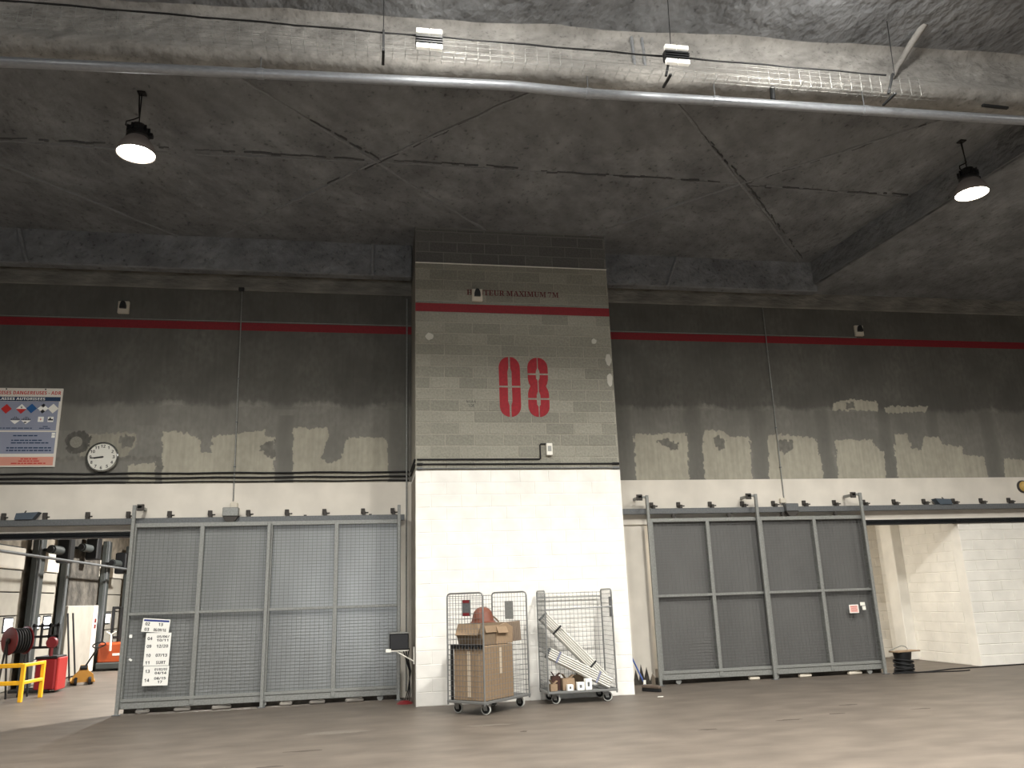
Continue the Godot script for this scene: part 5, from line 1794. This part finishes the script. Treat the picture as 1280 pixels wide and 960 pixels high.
	rod(st1, Vector3(-0.02, 0.70, 0.16), Vector3(-0.02, 0.9, 0.16), 0.035, 8)
	obj("control_head", st1, M.maroon, t)
	# tools and bin by the column
	for k in 2:
		st1 = begin()
		rod(st1, Vector3(-6.98 + 0.03 * k, 0.0, -7.15 - 0.3 * k), Vector3(-7.22 + 0.02 * k, 1.55, -7.3 - 0.3 * k), 0.022, 8)
		tag(obj("pole", st1, M.black), ["black pole leaning on the door guide, nearer of two", "black pole leaning on the white cladding, farther of two"][k], "pole")
	t = thing("black_bin", "black bin beside the red stacker", "bin", Vector3(-6.78, 0, -5.75))
	st1 = begin()
	lathe(st1, [Vector2(0.0, 0.0), Vector2(0.115, 0.0), Vector2(0.15, 0.46), Vector2(0.16, 0.47), Vector2(0.14, 0.47), Vector2(0.11, 0.03)], Vector3.ZERO, 18)
	obj("shell", st1, M.black, t)
	# pallet jack
	t = thing("pallet_jack", "yellow hand pallet jack with its handle raised", "pallet jack", Vector3(-6.27, 0, -5.8), 0.32)
	st1 = begin()
	prism(st1, PackedVector2Array([Vector2(-0.23, 0.06), Vector2(0.23, 0.06), Vector2(0.20, 0.22), Vector2(0.10, 0.30), Vector2(0.07, 0.42), Vector2(-0.07, 0.42), Vector2(-0.10, 0.30), Vector2(-0.20, 0.20)]), -0.06, 0.06)
	obj("chassis", st1, M.jack, t)
	st1 = begin()
	for s in [-0.17, 0.17]:
		box(st1, Vector3(s, 0.06, -0.60), Vector3(0.16, 0.05, 1.1), 0.012)
	obj("fork", st1, M.jack, t)
	st1 = begin()
	lathe(st1, [Vector2(0.0, -0.07), Vector2(0.05, -0.07), Vector2(0.05, 0.07), Vector2(0.0, 0.07)], Vector3(0, 0.37, 0.06), 14, Basis(Vector3.BACK, PI / 2))
	obj("pump", st1, M.dark, t)
	for s in [-0.14, 0.14]:
		st1 = begin()
		lathe(st1, [Vector2(0.0, -0.03), Vector2(0.08, -0.03), Vector2(0.085, 0.0), Vector2(0.08, 0.03), Vector2(0.0, 0.03)], Vector3(s, 0.085, 0.08), 16, Basis(Vector3.BACK, PI / 2))
		obj("wheel", st1, M.rubber, t)
	st1 = begin()
	tube(st1, [Vector3(0.03, 0.40, 0.06), Vector3(0.15, 0.62, 0.10), Vector3(0.22, 0.76, 0.14)], 0.018, 8)
	var loop := []
	for k in 13:
		var a := TAU * k / 12 
		loop.append(Vector3(0.26 + 0.13 * cos(a), 0.84 + 0.055 * sin(a) + 0.02 * cos(a), 0.14))
	tube(st1, loop, 0.016, 6)
	obj("handle", st1, M.black, t)
	# orange truck at the back
	t = thing("orange_truck", "orange electric pallet truck with a dark mast, far back in the loading hall", "pallet truck", Vector3(-6.9, 0, -10.3))
	st1 = begin()
	box(st1, Vector3(0.06, 0.46, 0), Vector3(0.80, 0.54, 0.75), 0.05)
	obj("body", st1, M.orange, t)
	st1 = begin()
	box(st1, Vector3(0.06, 0.13, 0), Vector3(0.84, 0.18, 0.8), 0.03)
	obj("skirt", st1, M.operator, t)
	for x in [-0.16, 0.05, 0.28]:
		st1 = begin()
		box(st1, Vector3(x, 1.18, -0.15), Vector3(0.07, 1.0, 0.09), 0.008)
		obj("mast_rail", st1, M.black, t)
	for y in [0.85, 1.65]:
		st1 = begin()
		box(st1, Vector3(0.06, y, -0.15), Vector3(0.52, 0.07, 0.07), 0.008)
		obj("crossbar", st1, M.black, t)
	st1 = begin()
	tube(st1, [Vector3(0.0, 0.52, 0.42), Vector3(0.0, 0.78, 0.45), Vector3(0.0, 0.95, 0.46)], 0.03, 8)
	rod(st1, Vector3(-0.12, 1.02, 0.46), Vector3(0.0, 0.94, 0.46), 0.02, 8)
	rod(st1, Vector3(0.12, 1.02, 0.46), Vector3(0.0, 0.94, 0.46), 0.02, 8)
	obj("tiller", st1, M.ivory, t)
	st1 = begin()
	box(st1, Vector3(0.18, 0.42, 0.377), Vector3(0.26, 0.06, 0.006), 0.001)
	obj("white_mark", st1, M.ivory, t)

# ---------------------------------------------------------------- small things by the pier and the recess
func small_things() -> void:
	# black control box on a white bracket, beside the pier
	var t := thing("control_monitor", "black box on a white bracket fixed to the side of the pier", "monitor", Vector3(0.50, 0.80, 0.95))
	var st := begin()
	box(st, Vector3(0.0, 0.16, 0), Vector3(0.30, 0.25, 0.30), 0.012)
	obj("case", st, M.black, t)
	st = begin()
	box(st, Vector3(0.0, 0.29, 0.0), Vector3(0.30, 0.012, 0.32), 0.003)
	obj("lid", st, M.galv, t)
	st = begin()
	box(st, Vector3(-0.03, 0.025, 0.10), Vector3(0.36, 0.025, 0.06), 0.003)
	box(st, Vector3(0.235, -0.06, 0.10), Vector3(0.02, 0.26, 0.05), 0.003)
	rod(st, Vector3(-0.06, 0.02, 0.10), Vector3(0.235, -0.15, 0.10), 0.010, 6)
	obj("bracket", st, M.ivory, t)
	st = begin()
	box(st, Vector3(-0.17, 0.03, 0.145), Vector3(0.085, 0.05, 0.05), 0.006)
	obj("plug", st, M.ivory, t)
	for k in 3:
		st = begin()
		tube(st, [Vector3(0.16 - 0.05 * k, 0.05, 0.05), Vector3(0.14 - 0.02 * k, -0.08, 0.02), Vector3(0.19 - 0.01 * k, -0.3, -0.05 * k), Vector3(0.15 + 0.02 * k, -0.6, -0.1 - 0.05 * k), Vector3(0.10 + 0.04 * k, -0.785, -0.2)], 0.008, 6)
		tag(obj("monitor_cable", st, M.rubber), ["nearest of the black cables hanging under the black box", "middle one of the black cables hanging under the black box", "rearmost of the black cables hanging under the black box"][k], "cable", "cables under the black box")
		var o := get_child(get_child_count() - 1) as Node3D
		o.position = Vector3(0.50, 0.80, 0.95)
	t = thing("red_rag", "crumpled dark red rag on the floor by the corner of the pier", "rag", Vector3(0.60, 0, 0.80))
	st = begin()
	lathe(st, [Vector2(0.0, 0.05), Vector2(0.06, 0.045), Vector2(0.11, 0.02), Vector2(0.14, 0.0)], Vector3.ZERO, 9)
	obj("cloth", st, M.maroon, t)
	# broom
	t = thing("broom", "push broom with a blue handle leaning behind the pier's right edge", "broom", Vector3(4.60, 0, 0.92))
	st = begin()
	rod(st, Vector3(0.0, 0.08, 0.0), Vector3(-0.26, 1.02, -0.55), 0.014, 8)
	obj("handle", st, M.blue, t)
	st = begin()
	box(st, Vector3(0.06, 0.075, 0.12), Vector3(0.36, 0.05, 0.07), 0.012, Basis(Vector3.UP, -0.95))
	obj("head", st, mat("broom_brown", Color(0.36, 0.31, 0.27), 0.8), t)
	st = begin()
	box(st, Vector3(0.06, 0.026, 0.12), Vector3(0.35, 0.05, 0.06), 0.004, Basis(Vector3.UP, -0.95))
	obj("bristles", st, M.rubber, t)
	st = begin()
	rod(st, Vector3(-0.01, 0.03, -0.02), Vector3(0.0, 0.17, -0.03), 0.025, 8)
	obj("socket", st, M.ivory, t)
	t = thing("paper_scrap", "tiny white paper scrap on the floor near the broom", "paper", Vector3(4.55, 0, 1.75))
	st = begin()
	prism(st, PackedVector2Array([Vector2(-0.05, -0.02), Vector2(0.04, -0.03), Vector2(0.06, 0.02), Vector2(-0.02, 0.03)]), 0.0, 0.004, Vector3.ZERO, Basis(Vector3.RIGHT, -PI / 2))
	obj("sheet", st, M.paper, t)
	# cable stack with a board on it, by the dark gate
	t = thing("cable_drum", "black drum wound with cable, standing at the opening of the white recess", "cable drum", Vector3(9.86, 0, 0.30))
	st = begin()
	lathe(st, [Vector2(0.0, 0.0), Vector2(0.19, 0.0), Vector2(0.19, 0.02), Vector2(0.15, 0.03), Vector2(0.14, 0.22), Vector2(0.165, 0.36), Vector2(0.0, 0.36)], Vector3.ZERO, 24)
	obj("drum", st, M.black, t)
	st = begin()
	for k in 5:
		var coil := []
		for i in 25:
			var a := TAU * i / 24
			coil.append(Vector3(cos(a) * 0.165, 0.045 + 0.04 * k + 0.03 * sin(a + k * 1.3), sin(a) * 0.165))
		tube(st, coil, 0.018, 6)
	obj("wound_cable", st, M.rubber, t)
	t = thing("thin_board", "thin pale board lying on the cable drum", "board", Vector3(9.90, 0.362, 0.30), 0.25)
	st = begin()
	box(st, Vector3(0.02, 0.012, 0.0), Vector3(0.58, 0.022, 0.22), 0.004)
	obj("board", st, M.card, t)
	t = thing("wire_loop", "loop of pale wire on top of the thin board", "wire", Vector3(9.85, 0.386, 0.30))
	st = begin()
	tube(st, [Vector3(-0.28, 0.012, 0.05), Vector3(-0.10, 0.055, 0.0), Vector3(0.03, 0.085, -0.02), Vector3(0.10, 0.07, -0.01), Vector3(0.12, 0.035, 0.02), Vector3(0.10, 0.012, 0.04)], 0.008, 6)
	obj("strand", st, M.galv, t)
	st = begin()
	tube(st, [Vector3(9.70, 0.012, 0.42), Vector3(9.5, 0.012, 0.46), Vector3(9.8, 0.012, 0.53), Vector3(10.3, 0.012, 0.45), Vector3(10.9, 0.012, 0.24), Vector3(11.4, 0.012, 0.20), Vector3(11.74, 0.012, 0.16), Vector3(12.6, 0.012, 0.09), Vector3(14.0, 0.012, 0.07)], 0.011, 6)
	tag(obj("floor_cable", st, M.rubber), "black cable trailing over the floor from the cable drum to the right", "cable")
	st = begin()
	tube(st, [Vector3(9.95, 0.010, 0.44), Vector3(10.3, 0.010, 0.55), Vector3(10.7, 0.010, 0.62), Vector3(11.0, 0.010, 0.58)], 0.010, 6)
	tag(obj("floor_cable", st, M.rubber), "short loose cable end on the floor in front of the cable drum", "cable")
	# rubble in the gaps under the gates
	for k in 9:
		var x := [-3.5, -2.9, -2.3, -1.3, -0.8, -0.2, 6.9, 7.9, 8.9][k] as float
		t = thing("mortar_lump", ["pale mortar lump under the outer end of the pale gate", "second mortar lump from the outer end under the pale gate", "third mortar lump from the outer end under the pale gate", "pale lump just right of the middle post under the pale gate", "lump under the third bay of the pale gate", "lump under the last bay of the pale gate, by the pier", "whitish lump left of the middle post under the dark gate", "whitish lump right of the middle post under the dark gate", "whitish lump under the last bay of the dark gate"][k], "rubble", Vector3(x, 0, 0.20), 0.1 * (k % 3), "rubble under the gates")
		st = begin()
		box(st, Vector3(0, 0.03, 0), Vector3(0.20 + 0.05 * (k % 3), 0.06, 0.09), 0.018)
		obj("lump", st, M.plain if k < 6 else M.beige, t)
